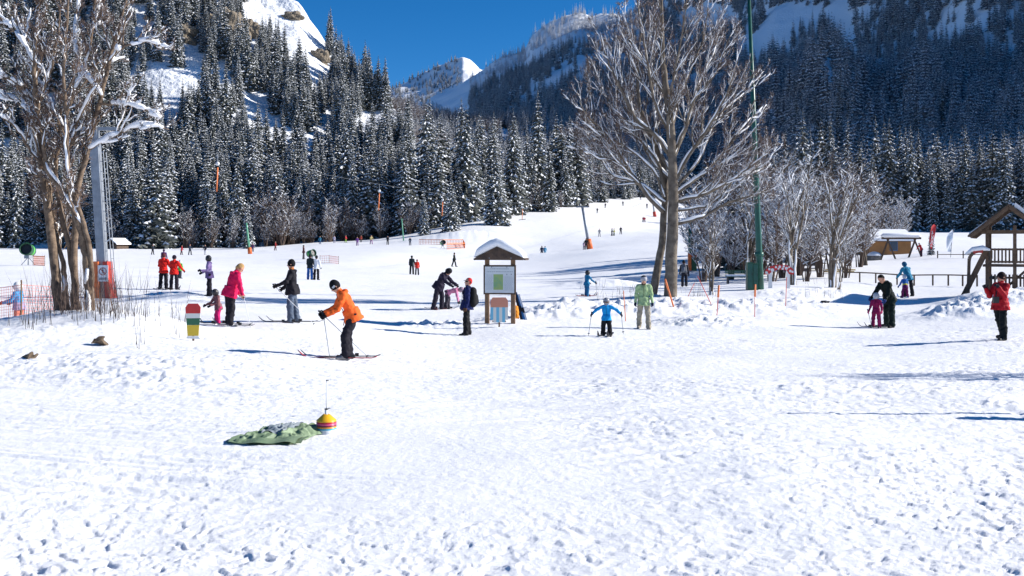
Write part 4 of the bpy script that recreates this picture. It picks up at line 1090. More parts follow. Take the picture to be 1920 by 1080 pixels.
# --- mushroom board: red arch with white dots on two white legs
g = gp(1461, 52.6); root = empty('mushroom_board', g); tag(root, 'red white-dotted toadstool arch board on two white legs', 'painted board')
arch = [(-.77, .70), (-.70, .95), (-.45, 1.12), (-.05, 1.20), (.25, 1.20), (.52, 1.14), (.70, .98), (.76, .76), (.70, .70), (.50, .72), (.38, .92), (.0, .96), (-.35, .88), (-.55, .70)]
m = MB(); n = len(arch); V = [(x, -.03, z) for x, z in arch] + [(x, .03, z) for x, z in arch]
top_i = list(range(0, 8)); 
cap = MB(); outer = arch[:8]; inner = [arch[13], arch[13], arch[12], arch[11], arch[11], arch[10], arch[9], arch[8]]
for i in range(7):
    for yy, fl in ((-.03, 0), (.03, 1)):
        v4 = [(outer[i][0], yy, outer[i][1]), (outer[i + 1][0], yy, outer[i + 1][1]), (inner[i + 1][0], yy, inner[i + 1][1]), (inner[i][0], yy, inner[i][1])]
        cap.add(v4, [(0, 1, 2, 3) if fl else (3, 2, 1, 0)])
    for a_, b_ in ((outer[i], outer[i + 1]), (inner[i + 1], inner[i])):
        if a_ != b_: cap.add([(a_[0], -.03, a_[1]), (b_[0], -.03, b_[1]), (b_[0], .03, b_[1]), (a_[0], .03, a_[1])], [(0, 1, 2, 3)])
co = cap.build('red_cap', REDP, root)
for (x_, z_, r_) in ((-.66, .80, .07), (-.52, .98, .06), (-.36, .93, .09), (-.18, 1.08, .055), (.02, 1.10, .07), (-.05, 1.0, .05), (.22, 1.12, .06), (.17, 1.0, .06), (.36, 1.02, .08), (.50, 1.08, .05), (.56, .88, .07), (.67, .84, .06), (-.60, .74, .04)):
    MB().prism(ell(x_, z_, r_, r_, 12), -.046, -.034).build('white_dot', WHITEP, co)
for sx in (-.46, .46): MB().prism([(sx - .11, -.2), (sx + .11, -.2), (sx + .085, .5), (sx + .10, .93), (sx - .10, .93), (sx - .085, .5)], -.02, .024).build('leg', WHITEP, root)

# --- slalom sticks
for k, (px_, pyb, pxt, pyt, D_, lab_) in enumerate([(1173, 590, 1169, 533, 33.5, 'thin orange stick planted left of the green-jacketed walker'), (1263, 580, 1247, 528, 36, 'broad orange stick leaning on the foot of the big tree'), (1333, 574, 1308, 522, 37, 'pink stick leaning left on the rough bank'),
                                          (1344, 596, 1348, 537, 33.5, 'orange-topped stick beside the brown bush'), (1415, 582, 1416, 521, 35, 'upright orange-topped stick before the green cabinets'), (1473, 566, 1475, 511, 38, 'red stick in front of the toadstool board'), (1290, 545, 1302, 520, 46, 'short red stick by the walker with a backpack')]):
    x_ = (px_ - 960) / F * D_; b = np.array([x_, D_, float(height(np.array([x_]), np.array([D_]))[0])]); t = np.array(at(pxt, pyt, D_)) - np.array(at(px_, pyb, D_))
    root = empty('slalom_stick', b); tag(root, lab_, 'stick', 'coloured sticks along the snow bank')
    MB().tube([t * -.12, t], .014 if k != 1 else .03, 6).build('stick', NETO if k in (0, 1) else mat('stick_pink', (.62, .09, .07), .5), root, True)
    if k in (1, 3, 4): MB().tube([t * .62, t * 1.0], .034, 6).build('sleeve', NETO, root, True)

# --- nets
def net(name, pts, hgt, m_, label, cell=.12, wdt=.006, posts=True, top=True):
    root = empty(name, pts[0]); tag(root, label, 'net fence'); o = np.array(pts[0]); m = MB(); ps = np.array(pts) - o
    for i in range(len(ps) - 1):
        a, b = ps[i], ps[i + 1]; L = np.linalg.norm(b - a); n_ = max(2, int(L / cell)); nz = max(2, int(hgt / cell))
        for k in range(n_ + 1):
            p = a + (b - a) * k / n_; m.bar(p, p + [0, 0, hgt], wdt, wdt)
        for k in range(nz + 1): m.bar(a + [0, 0, hgt * k / nz], b + [0, 0, hgt * k / nz], wdt, wdt * (2.2 if k in (0, nz) else 1))
    nt_ = m.build('netting', m_, root); nt_['kind'] = 'stuff'
    if posts:
        for p in ps: MB().tube([p - [0, 0, .3], p + [0, 0, hgt + .12]], .022, 6).build('post', WOODL, root)
def gpt(px_, D_): return tuple(gp(px_, D_))
net('net_fence', [gpt(-60, 26.0), gpt(40, 25.4), gpt(118, 26.2)], .85, NETP, 'sagging pink net in front of the child with the white helmet', .07, .007)
net('net_fence', [gpt(786, 190), gpt(830, 186), gpt(868, 190), gpt(872, 176), gpt(838, 168)], .9, NETO, 'orange net fence round the snow bank hollow', .4, .05)
net('net_fence', [gpt(600, 112), gpt(617, 112), gpt(635, 110)], .75, NETP, 'short pink net fence beside the distant snow gun', .2, .02)
net('net_fence', [gpt(62, 79), gpt(84, 78)], .7, NETO, 'orange and yellow net beside the green snow gun', .16, .03)

# --- snow guns
def snow_gun(px_, D_, k, label, rz):
    g = gp(px_, D_); root = empty('snow_gun', g, rz); tag(root, label, 'snow gun', 'snow guns')
    m = MB(); m.lathe([(.02, -.55), (.34, -.55), (.44, -.45), (.46, .0), (.44, .45), (.50, .55), (.44, .56), (.40, .40)], (0, 0, 0), 20); b = m.build('fan_barrel', DGREEN, root, True, (0, 0, 1.15 * k)); b.rotation_euler = (R(78), 0, R(25)); b.scale = (k, k, k)
    MB().lathe([(.0, .36), (.2, .38), (.42, .36)], (0, 0, 0), 16).build('fan_grille', BLACKM, b, True); MB().lathe([(.45, -.2), (.475, -.18), (.475, .0), (.45, .02)], (0, 0, 0), 20).build('lime_band', mat('lime_band', (.08, .42, .06), .5), b, True)
    m = MB(); m.box((0, 0, .62 * k), (.5 * k, .35 * k, .25 * k)); m.build('motor_box', GALV, root)
    for sx in (-.4, .4):
        for sy in (-.35, .35): MB().bar((0, 0, .6 * k), (sx * k, sy * k, -.05), .05, .05).build('leg', GALV, root)
snow_gun(53, 80, 1.0, 'green fan snow gun on a grey frame left of the left tree', R(-20)); snow_gun(583, 116, .85, 'small green snow gun behind the couple in the field', R(30)); snow_gun(830, 172, .8, 'tiny green snow gun inside the orange fenced hollow', 0)

# --- huts
def gable_hut(name, g, W, Dp, h, rh, wall, label, rz, windows, over=.5, snow=.35):
    root = empty(name, g, rz); tag(root, label, 'hut')
    MB().box((0, 0, h / 2 - .3), (W, Dp, h + .6)).build('wall', wall, root)
    y0, y1 = -Dp / 2 - over, Dp / 2 + over; x0, x1 = -W / 2 - over, W / 2 + over
    def slope(nm, t0, t1, m_, z_):   # ridge along x
        p = []
        for (y, z) in ((y0, h - .1), (0, h + rh), (y1, h - .1)): p.append((y, z))
        for i in range(2):
            a, b = p[i], p[i + 1]; v = [(xx, yy, zz + tt) for tt in (t0, t1) for (yy, zz) in (a, b) for xx in (x0 - z_, x1 + z_)]
            MB().add(v, [(0, 1, 3, 2), (4, 6, 7, 5), (0, 4, 5, 1), (2, 3, 7, 6), (0, 2, 6, 4), (1, 5, 7, 3)]).build(nm, m_, root)
    slope('roof', 0, .08, WOOD, 0); slope('snow_cover', .083, snow, SNOWCAP, -.03)
    for (x, z, w_, h_) in windows:
        wn = MB().box((x, -Dp / 2 - .02, z), (w_, .05, h_)).build('window', mat('window_frame_blue', (.03, .10, .22), .4), root)
        MB().box((x, -Dp / 2 - .05, z), (w_ * .82, .02, h_ * .85)).build('pane', mat('dark_glass', (.02, .04, .08), .1), wn)
    return root
ORW = mat('ochre_boards', (.25, .115, .035), .7, col2=(.33, .15, .045), scale=1.5)
gable_hut('hut', gp(1652, 128), 5.6, 4.5, 1.75, 1.05, ORW, 'ochre wooden hut with thick snow roof behind the swing frame', R(4), [(.6, 1.1, 1.0, 1.2)], .35, .42)
gable_hut('hut', gp(221, 216), 3.0, 3, .9, 1.0, WOOD, 'tiny snow-roofed dark hut at the far edge of the field', R(60), [], .4, .35)
# swing frame with snow-topped beam
g = gp(1690, 106); root = empty('swing_frame', g, R(5)); tag(root, 'wooden A-frame swing stand with snow on its beam', 'swing frame')
for sx in (-1.45, 1.45):
    for dx in (-.75, .75): MB().bar((sx + dx * 1.1, -.1, -.2), (sx - dx * .12, 0, 2.05), .14, .14).build('leg', WOOD, root)
MB().box((0, 0, 2.08), (4.2, .2, .2)).build('beam', WOOD, root); MB().tube([(-2.15, 0, 2.3), (-1.9, 0, 2.36), (0, 0, 2.38), (1.8, 0, 2.35), (2.1, 0, 2.28)], [.12, .24, .25, .24, .10], 10).build('snow_cover', SNOWCAP, root, True)
# feather flags
def flag(px_, D_, h, m_, label, red):
    g = gp(px_, D_); root = empty('feather_flag', g, R(12)); tag(root, label, 'flag'); lean = .55 if red else .28
    MB().tube([(0, 0, -.2), (lean * .5, 0, h * .5), (lean * 1.05, 0, h * .93), (lean * 1.3, 0, h)], [.03, .025, .02, .012], 6).build('pole', GALV, root, True)
    n = 12; V = []
    for i in range(n + 1):
        f = i / n; z = h * (.2 + .8 * f); x0 = lean * (z / h) * 1.05; w_ = .55 * min(1, (1 - f) * 4 + .15) if not red else .5 * min(1, .35 + f * 2); w_ = w_ * (1 if f < .92 else .7)
        for k in range(5): V.append((x0 + w_ * k / 4 * (-1 if not red else -1), .06 * math.sin(f * 7 + k), z + (.10 * k / 4)))
    MB().add(V, grid_faces(n + 1, 5)).build('cloth', m_, root, True)
    if red:
        lt_ = MB()
        for i in range(7):      # blurred white lettering up the cloth
            f = .16 + i * .095; z = h * (.2 + .8 * f); x0 = lean * (z / h) * 1.05 - .24; y_ = .06 * math.sin(f * 7 + 2) - .02
            lt_.box((x0 - .09, y_, z), (.06, .012, .20)); lt_.box((x0 + .09, y_, z), (.06, .012, .20))
            lt_.box((x0, y_, z + (.07 if i % 2 else -.07)), (.14, .012, .06))
        lt_.build('lettering', WHITEP, root.children[-1])
    else:
        lt_ = MB(); lt_.prism(ell(-.05, h * .72, .10, .13, 14), -.09, -.075); lt_.build('emblem', mat('faint_blue_print', (.35, .48, .66), .5), root.children[-1])
flag(1746, 104, 3.1, REDP, 'red feather flag with white lettering behind the little spruce', True); flag(1782, 98, 2.6, mat('white_cloth', (.74, .77, .82), .6), 'white feather flag standing right of the red flag', False)
# fence with rails
root = empty('rail_fence', gp(1700, 58)); tag(root, 'low brown rail fence across the snow before the swing frame', 'fence'); o_ = np.array(root.location)
fp = [np.array(gp(p_, d_)) - o_ for p_, d_ in ((1578, 64), (1612, 63), (1642, 62), (1682, 60), (1714, 59), (1749, 58), (1778, 57), (1805, 56), (1832, 55))]
for p in fp: MB().bar(p + [0, 0, -.3], p + [0, 0, .62], .07, .07).build('post', WOOD, root)
for i in range(len(fp) - 1): MB().bar(fp[i] + [0, 0, .60], fp[i + 1] + [0, 0, .60], .05, .07).build('rail', WOOD, root)
root = empty('rail_fence', gp(1800, 96)); tag(root, 'second thin rail fence behind the white flag', 'fence'); o_ = np.array(root.location)
fp = [np.array(gp(p_, d_)) - o_ for p_, d_ in ((1758, 98), (1806, 95), (1860, 92))]
for p in fp: MB().bar(p + [0, 0, -.3], p + [0, 0, .7], .08, .08).build('post', WOOD, root)
for i in range(2): MB().bar(fp[i] + [0, 0, .35], fp[i + 1] + [0, 0, .35], .06, .07).build('rail', WOOD, root)
# covered mound: round snow-capped boulder near the hut, firewood heap, dark car behind the bushes
def rock(px_, D_, r, label, m_, snow_=True, flat=.7, seed=1, name='boulder', dz=0):
    g = gp(px_, D_); g.z += dz; root = empty(name, g); tag(root, label, 'rock'); b = MB(); b.ball((0, 0, r * .35), (r, r * .9, r * flat), 14, 9); rg = np.random.default_rng(seed)
    b.v[-1] += (.12 if snow_ else .5) * r * np.stack([vnoise(b.v[-1][:, 0] / r * 2, b.v[-1][:, 2] / r * 2 + k, seed + k) for k in range(3)], -1); b.build('stone', m_, root, False)
    if snow_: s_ = MB(); s_.ball((0, 0, r * .45), (r * 1.02, r * .92, r * flat * 1.08), 14, 6, 0, .25); s_.build('snow_cover', SNOWCAP, root, True)
STONE = mat('stone', (.16, .15, .14), .85, var=.3, scale=6, bump=.5); EARTH = mat('earth_clod', (.12, .085, .055), .9, var=.4, scale=12, bump=.9)
rock(1639, 106, .75, 'round boulder with a snow cap in front of the hut', STONE)
rock(187, 20.2, .13, 'brown clod of earth poking from the snow below the left tree', EARTH, False, .55, 3, 'earth_clod', .03); rock(57, 17.8, .14, 'brown and pale clod half buried at the lower left', EARTH, False, .45, 5, 'earth_clod', -.01); rock(1548, 39.5, .16, 'small black lump at the edge of the rough snow', BLACKM, False, .5, 7, 'earth_clod')
def car():
    g = gp(1514, 84); root = empty('parked_car', g, R(70)); tag(root, 'dark snow-dusted car half hidden behind the leafless trees', 'car'); CP = mat('car_paint', (.03, .035, .045), .25, coat=.5)
    prof = [(-2.1, .35), (2.05, .35), (2.1, .75), (1.25, .92), (.75, 1.42), (-1.2, 1.45), (-1.9, .95), (-2.1, .85)]
    MB().prism(prof, -.82, .82).build('body', CP, root); MB().prism([(1.12, .95), (.72, 1.36), (-1.1, 1.38), (-1.7, .97)], -.835, .835).build('window', mat('dark_glass', (.02, .04, .08), .1), root)
    MB().box((-.2, 0, 1.5), (1.9, 1.5, .12)).build('snow_cover', SNOWCAP, root)
    for sx in (-1.35, 1.3):
        for sy in (-.78, .78):
            w_ = MB().lathe([(.02, -.1), (.33, -.1), (.33, .1), (.02, .1)], (0, 0, 0), 16).build('wheel', BLACKM, root, True, (sx, sy, .32)); w_.rotation_euler = (R(90), 0, 0)
    for sy in (-.6, .6): MB().box((2.09, sy, .66), (.04, .3, .14)).build('headlight', WHITEP, root)
car()
g = gp(1572, 78); root = empty('plank_pile', g, R(10)); tag(root, 'low heap of yellow planks behind the leafless trees', 'plank pile')
for k in range(6): MB().box((0.1 * (k % 2), -.3 + .2 * (k % 3), .12 + .14 * (k // 3)), (2.2, .17, .10)).build('plank', mat('fresh_wood', (.42, .30, .12), .7, var=.2), root)

# --- timber playhouse at the right edge
PWOOD = mat('brown_playhouse_timber', (.085, .052, .032), .8, col2=(.15, .095, .06), scale=6, bump=.4, bscale=25)
def playhouse():
    D = 46; g = gp(1888, D); root = empty('playhouse', g, R(-28)); tag(root, 'timber climbing playhouse with pitched roof at the right edge', 'playhouse')
    X0, X1, Y0, Y1 = -.75, 1.5, -1.0, 1.0
    for x in (X0, .35, X1):
        for y in (Y0, Y1):
            if x == .35 and y == Y1: continue
            MB().box((x, y, 1.4), (.14, .14, 3.3)).build('post', PWOOD, root)
    MB().box((.37, 0, 1.28), (2.6, 2.2, .10)).build('deck', WOOD, root)
    for z in (2.0, 1.45): MB().box((.37, Y0 - .03, z), (2.4, .07, .09)).build('rail', PWOOD, root); MB().box((X0 - .03, 0, z), (.07, 2.0, .09)).build('rail', PWOOD, root)
    for k in range(15): MB().box((X0 + .16 + k * .145, Y0 + .035, 1.72), (.07, .035, .66)).build('slat', PWOOD, root)
    for k in range(9): MB().box((X0 + .035, Y0 + .2 + k * .2, 1.72), (.035, .07, .66)).build('slat', PWOOD, root)
    for k in range(15): MB().box((X0 + .16 + k * .145, Y0 + .09, .42), (.08, .035, .95)).build('slat', WOOD, root)
    MB().box((.37, Y0 + .13, .75), (2.4, .05, .09)).build('rail', WOOD, root)
    # roof, ridge runs into depth
    xr = .14; ze, zr = 2.55, 3.92; xe0, xe1 = -1.5, 1.8
    for (a, b, sx) in (((xe0, ze), (xr, zr), 1), ((xr, zr), (xe1, ze), 1)):
        MB().prism([a, b, (b[0], b[1] + .07), (a[0], a[1] + .07)], -1.7, 1.7).build('roof', WOOD, root)
    sn = MB().prism([(xe0 - .02, ze + .075), (xe0 + .75, ze + .075 + .75 * .835), (xe0 + .72, ze + .12 + .75 * .835), (xe0 + .02, ze + .20)], -1.0, 1.72).build('snow_cover', SNOWCAP, root)
    MB().prism([(xr + .2, zr - .04), (xe1, ze + .075), (xe1, ze + .25), (xr + .25, zr + .12)], -1.5, 1.72).build('snow_cover', SNOWCAP, root)
    for y in (-1.6, -.9, -.1, .7, 1.5):
        MB().bar((xe0 + .1, y, ze - .02), (xr, y, zr - .08), .08, .12).build('rafter', PWOOD, root); MB().bar((xe1 - .1, y, ze - .02), (xr, y, zr - .08), .08, .12).build('rafter', PWOOD, root)
    for y in (Y0, Y1): MB().box((.37, y, 2.78), (3.0, .12, .14)).build('tie_beam', PWOOD, root)
    # leaning slide side and entrance arch on the left
    MB().bar((-1.75, -1.2, -.15), (-.80, -1.15, 1.95), .16, .20).build('slide_side', PWOOD, root); MB().bar((-1.75, -.4, -.15), (-.80, -.35, 1.95), .16, .20).build('slide_side', PWOOD, root); MB().bar((-1.72, -.8, -.1), (-.80, -.75, 1.85), .64, .06).build('slide_bed', GALV, root)
    MB().bar((-1.5, -1.5, -.2), (-1.45, -1.5, 1.5), .13, .13).build('post', WOOD, root)
    a = [(-1.45 + .42 - .42 * math.cos(t), 1.5 + .42 * math.sin(t)) for t in np.linspace(0, 1.9, 9)]
    for i in range(8): MB().bar((a[i][0], -1.5, a[i][1]), (a[i + 1][0], -1.5, a[i + 1][1]), .14, .12, 0, (0, 1, 0)).build('arch_piece', PADR if i > 3 else PWOOD, root)
    MB().tube([(-1.6, -1.5, 1.78), (-1.3, -1.5, 2.0), (-.9, -1.5, 2.06), (-.6, -1.5, 1.98)], [.05, .11, .12, .04], 8).build('snow_cover', SNOWCAP, root, True)
    MB().bar((-.2, Y0 + .2, .1), (.9, Y0 + .2, 1.2), .1, .1).build('brace', WOOD, root)
playhouse()
# ------------------------------------------------------------------ people
def surface_nets(val, org, hs):
    s = val < 0; nx, ny, nz = val.shape
    c = [s[i:nx - 1 + i, j:ny - 1 + j, k:nz - 1 + k] for i in (0, 1) for j in (0, 1) for k in (0, 1)]
    cnt = sum(a.astype(np.int8) for a in c); mask = (cnt > 0) & (cnt < 8)
    I = np.argwhere(mask); ids = np.full(mask.shape, -1, np.int64); ids[mask] = np.arange(len(I))
    pos = np.zeros((len(I), 3)); num = np.zeros(len(I))
    co = [(i, j, k) for i in (0, 1) for j in (0, 1) for k in (0, 1)]
    for a in range(8):
        for ax in range(3):
            if co[a][ax] == 0:
                b = list(co[a]); b[ax] = 1
                va = val[I[:, 0] + co[a][0], I[:, 1] + co[a][1], I[:, 2] + co[a][2]]; vb = val[I[:, 0] + b[0], I[:, 1] + b[1], I[:, 2] + b[2]]
                m = (va < 0) != (vb < 0); t = np.where(m, va / np.where(m, va - vb, 1), 0)
                p = np.array(co[a], float)[None].repeat(len(I), 0); p[:, ax] += t
                pos[m] += p[m]; num[m] += 1
    V = (I + pos / num[:, None]) * hs + org
    Q = []
    for ax in range(3):
        sl = [slice(1, -1)] * 3; sl[ax] = slice(0, -1); s0 = s[tuple(sl)]; sl2 = list(sl); sl2[ax] = slice(1, None); s1 = s[tuple(sl2)]
        E = np.argwhere(s0 != s1); off = np.array([1, 1, 1]); off[ax] = 0; E = E + off
        u, w_ = [(1, 2), (2, 0), (0, 1)][ax]
        def cell(du, dw):
            q = E.copy(); q[:, u] -= du; q[:, w_] -= dw; return ids[q[:, 0], q[:, 1], q[:, 2]]
        q = np.stack([cell(1, 1), cell(0, 1), cell(0, 0), cell(1, 0)], -1)
        fl = ~s[E[:, 0], E[:, 1], E[:, 2]]; q[fl] = q[fl][:, ::-1]; Q.append(q)
    return V, np.concatenate(Q)

def blob(prims, hs, k=.022, fold=0.0, foldm=(), seed=0):
    """prims: (a, b, ra, rb, squash dir or None, squash, material index)"""
    lo = np.min([np.minimum(np.array(p[0]) - p[2], np.array(p[1]) - p[3]) for p in prims], 0) - 3 * hs - .02
    hi = np.max([np.maximum(np.array(p[0]) + p[2], np.array(p[1]) + p[3]) for p in prims], 0) + 3 * hs + .02
    n = np.ceil((hi - lo) / hs).astype(int) + 1
    ax = [lo[i] + hs * np.arange(n[i]) for i in range(3)]
    G = np.stack(np.meshgrid(*ax, indexing='ij'), -1)
    val = np.full(n, 9.0)
    def dist(p, X):
        a = np.array(p[0], float); b = np.array(p[1], float); d = b - a; L2 = d @ d
        t = np.clip(((X - a) @ d) / L2, 0, 1) if L2 > 1e-9 else np.zeros(X.shape[:-1])
        v = X - a - t[..., None] * d
        if p[4] is not None:
            q = np.array(p[4], float); q /= np.linalg.norm(q); v = v + (v @ q)[..., None] * q * (1 / p[5] - 1)
        if len(p) > 7:                       # flat-ended (hem)
            tt = ((X - a) @ d) / L2; v2 = X - a - tt[..., None] * d
            if p[4] is not None: v2 = v2 + (v2 @ q)[..., None] * q * (1 / p[5] - 1)
            L = math.sqrt(L2)
            return np.maximum(np.linalg.norm(v2, axis=-1) - (p[2] + (p[3] - p[2]) * t), np.maximum(-tt * L, (tt - 1) * L))
        return np.linalg.norm(v, axis=-1) - (p[2] + (p[3] - p[2]) * t)
    for p in prims:
        R_ = max(p[2], p[3]) + .08
        i0 = np.clip(((np.minimum(p[0], p[1]) - R_ - lo) / hs).astype(int), 0, n); i1 = np.clip(((np.maximum(p[0], p[1]) + R_ - lo) / hs).astype(int) + 2, 0, n)
        sl = tuple(slice(i0[q], i1[q]) for q in range(3)); d = dist(p, G[sl])
        if fold and p[6] in foldm:
            X = G[sl]; d = d + fold * (vnoise(X[..., 0] * 13 + X[..., 1] * 7, X[..., 2] * 17 + X[..., 1] * 5, seed) + .6 * vnoise(X[..., 0] * 25 + X[..., 2] * 12, X[..., 2] * 22 - X[..., 1] * 14, seed + 1))
        a_ = val[sl]; h_ = np.clip(.5 + .5 * (d - a_) / k, 0, 1); val[sl] = d + (a_ - d) * h_ - k * h_ * (1 - h_)
    V, Q = surface_nets(val, lo, hs)
    C = V[Q].mean(1); best = np.full(len(C), 9.0); mi = np.zeros(len(C), int)
    for p in prims:
        d = dist(p, C); m = d < best; best[m] = d[m]; mi[m] = p[6]
    return V, Q, mi

_CM = {}
def cloth(c, rough=.7):
    key = tuple(round(x, 3) for x in c)
    if key not in _CM: _CM[key] = mat('cloth_%d' % len(_CM), c, rough, var=.16, scale=9, bump=.25, bscale=60, spec=.12 if rough > .5 else .4)
    return _CM[key]
SKIN = mat('skin', (.52, .27, .18), .55, var=.06)
DARKEYE = mat('eye_dark', (.02, .015, .012), .3)
LIP = mat('lip', (.35, .11, .09), .5)

def hand_mesh(o, d, palm_n, sc, side):
    """gloved or bare hand: palm, four unequal curled fingers, thumb from the side of the palm"""
    d = np.array(d, float); d /= np.linalg.norm(d); nrm = np.array(palm_n, float); nrm -= d * (nrm @ d); nrm /= np.linalg.norm(nrm) + 1e-9
    s = np.cross(d, nrm) * side; m = MB(); o = np.array(o, float); k = sc
    m.tube([o - d * .02 * k, o + d * .03 * k, o + d * .085 * k], [.030 * k, .040 * k, .036 * k], 8)
    for i, (off, ln) in enumerate(((-.030, .072), (-.010, .082), (.011, .076), (.030, .058))):
        b = o + d * .080 * k + s * off * k
        p1 = b + (d * .85 + nrm * .45) * ln * .45 * k; p2 = p1 + (d * .25 + nrm * .95) * ln * .35 * k; p3 = p2 + (-d * .45 + nrm * .85) * ln * .28 * k
        m.tube([b, p1, p2, p3], [.0125 * k, .012 * k, .011 * k, .009 * k], 6)
    b = o + d * .022 * k - s * .030 * k; p1 = b + (-s * .75 + d * .6 + nrm * .35) * .038 * k; p2 = p1 + (d * .75 + nrm * .6 - s * .1) * .032 * k
    m.tube([b, p1, p2], [.0155 * k, .0145 * k, .011 * k], 6)
    return m

PERSONS = {}
def person(px, D, h, face, label, jacket=(.02, .02, .03), trousers=(.015, .015, .018), hat=('beanie', (.01, .01, .012)), lean=0, side=0,
           legs=((4, 4, 5), (-4, 2, 5)), arms=((8, 10, 12), (8, 10, 12)), head=0, turn=0, boots=(.02, .02, .022), glove=(.012, .012, .015), hair=None, kid=False, lower=None,
           bulk=1.0, hs=None, extra=None, sink=.02, group=None, scarf=None, fine=True, cuff=None, stripe=None, collar=None, wide=1.12):
    k = h / 1.75; th = R(face)
    f = np.array([math.sin(th), -math.cos(th), 0.]); l = np.array([-f[1], f[0], 0.]); up = np.array([0, 0, 1.])
    def dirn(fl, ab, sg): 
        v = -up * math.cos(R(fl)) * math.cos(R(ab)) + f * math.sin(R(fl)) * math.cos(R(ab)) + l * sg * math.sin(R(ab)); return v / np.linalg.norm(v)
    hk = 1.22 if kid else 1.0
    pel = np.zeros(3)
    J = {}; ank = []
    LG = .86 if kid else 1.0
    for q, sg in ((0, 1), (1, -1)):
        fl, kn, ab = legs[q]
        hp = pel + l * sg * .095 * k; kn_ = hp + dirn(fl, ab, sg) * .43 * k * LG; an = kn_ + dirn(fl - kn, ab * .5, sg) * .42 * k * LG
        J[q] = (hp, kn_, an); ank.append(an)
    zmin = min(a[2] for a in ank) - .085 * k
    ctr = (ank[0] + ank[1]) / 2
    T = up * math.cos(R(lean)) + f * math.sin(R(lean)) + l * math.sin(R(side)); T /= np.linalg.norm(T)
    N = f * math.cos(R(lean)) - up * math.sin(R(lean))          # chest-forward normal
    waist = pel + T * .10 * k; chest = pel + T * .36 * k; nb = pel + T * .52 * k
    Lx = np.cross(N, T) * -1; Lx = l
    ht = R(head); T2 = T * math.cos(ht) + N * math.sin(ht); hd = nb + T2 * (.165 if not kid else .155) * k * (1 if not kid else 1.05)
    tr = R(turn); F2 = N * math.cos(ht) - T * math.sin(ht); F2 = F2 * math.cos(tr) + l * math.sin(tr)
    hr = .102 * k * hk
    prims = []; b_ = bulk
    A = lambda *a: prims.append(a)
    JK, TR_, BT, SK, HR, LW, CF, ST = range(8)
    # jacket
    leg_m = -((J[0][1] + J[1][1]) / 2 - pel); leg_m /= np.linalg.norm(leg_m); H_ = T * .55 + leg_m * .45; H_ /= np.linalg.norm(H_)
    A(waist - H_ * (.235 if not kid else .20) * k - N * .045 * k * min(1, max(0, lean) / 28), waist + T * .04 * k, .212 * k * b_, .166 * k * b_, N, .92, LW if lower else JK, 1)
    A(waist, chest, .158 * k * b_, .180 * k * b_, N, .68, JK)
    A(chest, nb - T * .03 * k, .178 * k * b_, .095 * k, N, .68, JK)
    if stripe: A(waist - T * .03 * k, waist + T * .05 * k, .168 * k * b_, .170 * k * b_, N, .74, ST)
    A(nb + l * .14 * k - T * .045 * k, nb - l * .14 * k - T * .045 * k, .072 * k * b_, .072 * k * b_, None, 1, JK)
    A(nb - T * .05 * k, nb + T2 * .055 * k, .078 * k, .068 * k, None, 1, HR if scarf else JK)
    if hat is None or hat[0] != 'hood': A(nb - N * .085 * k + l * .05 * k - T * .02 * k, nb - N * .085 * k - l * .05 * k - T * .02 * k, .055 * k, .055 * k, None, 1, JK)
    hands = []
    for q, sg in ((0, 1), (1, -1)):
        fl, ab, el = arms[q][:3]; ab2 = arms[q][3] if len(arms[q]) > 3 else ab * .5
        sh = nb + l * sg * .185 * k * (.9 + .1 * b_) - T * .055 * k; e_ = sh + dirn(fl, ab, sg) * .285 * k; w_ = e_ + dirn(fl + el, ab2, sg) * .245 * k
        A(sh, e_, .070 * k * b_, .058 * k * b_, None, 1, JK); A(e_, w_, .058 * k * b_, .047 * k * b_, None, 1, JK)
        hands.append((w_, (w_ - e_) / np.linalg.norm(w_ - e_), sg))
    # legs
    A(pel + l * .05 * k, pel - l * .05 * k, .105 * k, .105 * k, None, 1, TR_)
    for q in (0, 1):
        hp, kn_, an = J[q]
        A(hp, kn_, .090 * k * wide, .080 * k * wide, None, 1, TR_); A(kn_, an + (kn_ - an) * .06, .080 * k * wide, .078 * k * wide, None, 1, TR_)
        toe = an + (f * 1.0 + l * (1 if q == 0 else -1) * .18) * .17 * k - up * .04 * k
        A(an - up * .03 * k, toe, .056 * k, .044 * k, None, 1, BT); A(an - f * .045 * k - up * .045 * k, toe - up * .004, .042 * k, .038 * k, None, 1, BT)
        A(an + (kn_ - an) * .20, an, .060 * k, .060 * k, None, 1, BT)
    # head
    A(hd - T2 * .035 * k, hd + T2 * .035 * k, hr * .80, hr * .90, None, 1, SK)
    A(hd - T2 * .055 * k + F2 * .025 * k, hd - T2 * .075 * k + F2 * .035 * k, hr * .60, hr * .48, None, 1, SK)
    A(hd + F2 * hr * .82, hd + F2 * hr * 1.02 - T2 * .018 * k, .013 * k, .019 * k, None, 1, SK)
    LF = np.cross(T2, F2)
    for sg in (1, -1): A(hd + LF * sg * hr * .86 - T2 * .012, hd + LF * sg * hr * .88 + T2 * .012, .018 * k, .02 * k, None, 1, SK)
    if hair:
        A(hd + T2 * .03 * k - F2 * .02 * k, hd + T2 * .05 * k - F2 * .022 * k, hr * .98, hr * .92, None, 1, HR)
        if hair[1]: A(hd - F2 * .05 * k, hd - F2 * .07 * k - T2 * hair[1] * k, hr * .80, hr * .55, None, 1, HR)
    if hs is None: hs = .017 * max(k, .62) if D < 55 else .026
    V, Q, mi = blob(prims, hs, .020 * k, .013 * k if fine else 0, (JK, TR_, LW), int(px) % 97)
    gx = (px - 960) / F * D
    zg = float(height(np.array([gx]), np.array([float(D)]))[0])
    org = np.array([gx, D, zg - sink]); shift = np.array([-ctr[0], -ctr[1], -zmin])
    me = mesh_np('person', V + shift, [Q], [mi], True)
    root = bpy.data.objects.new('person', me); root.location = org; COL.objects.link(root)
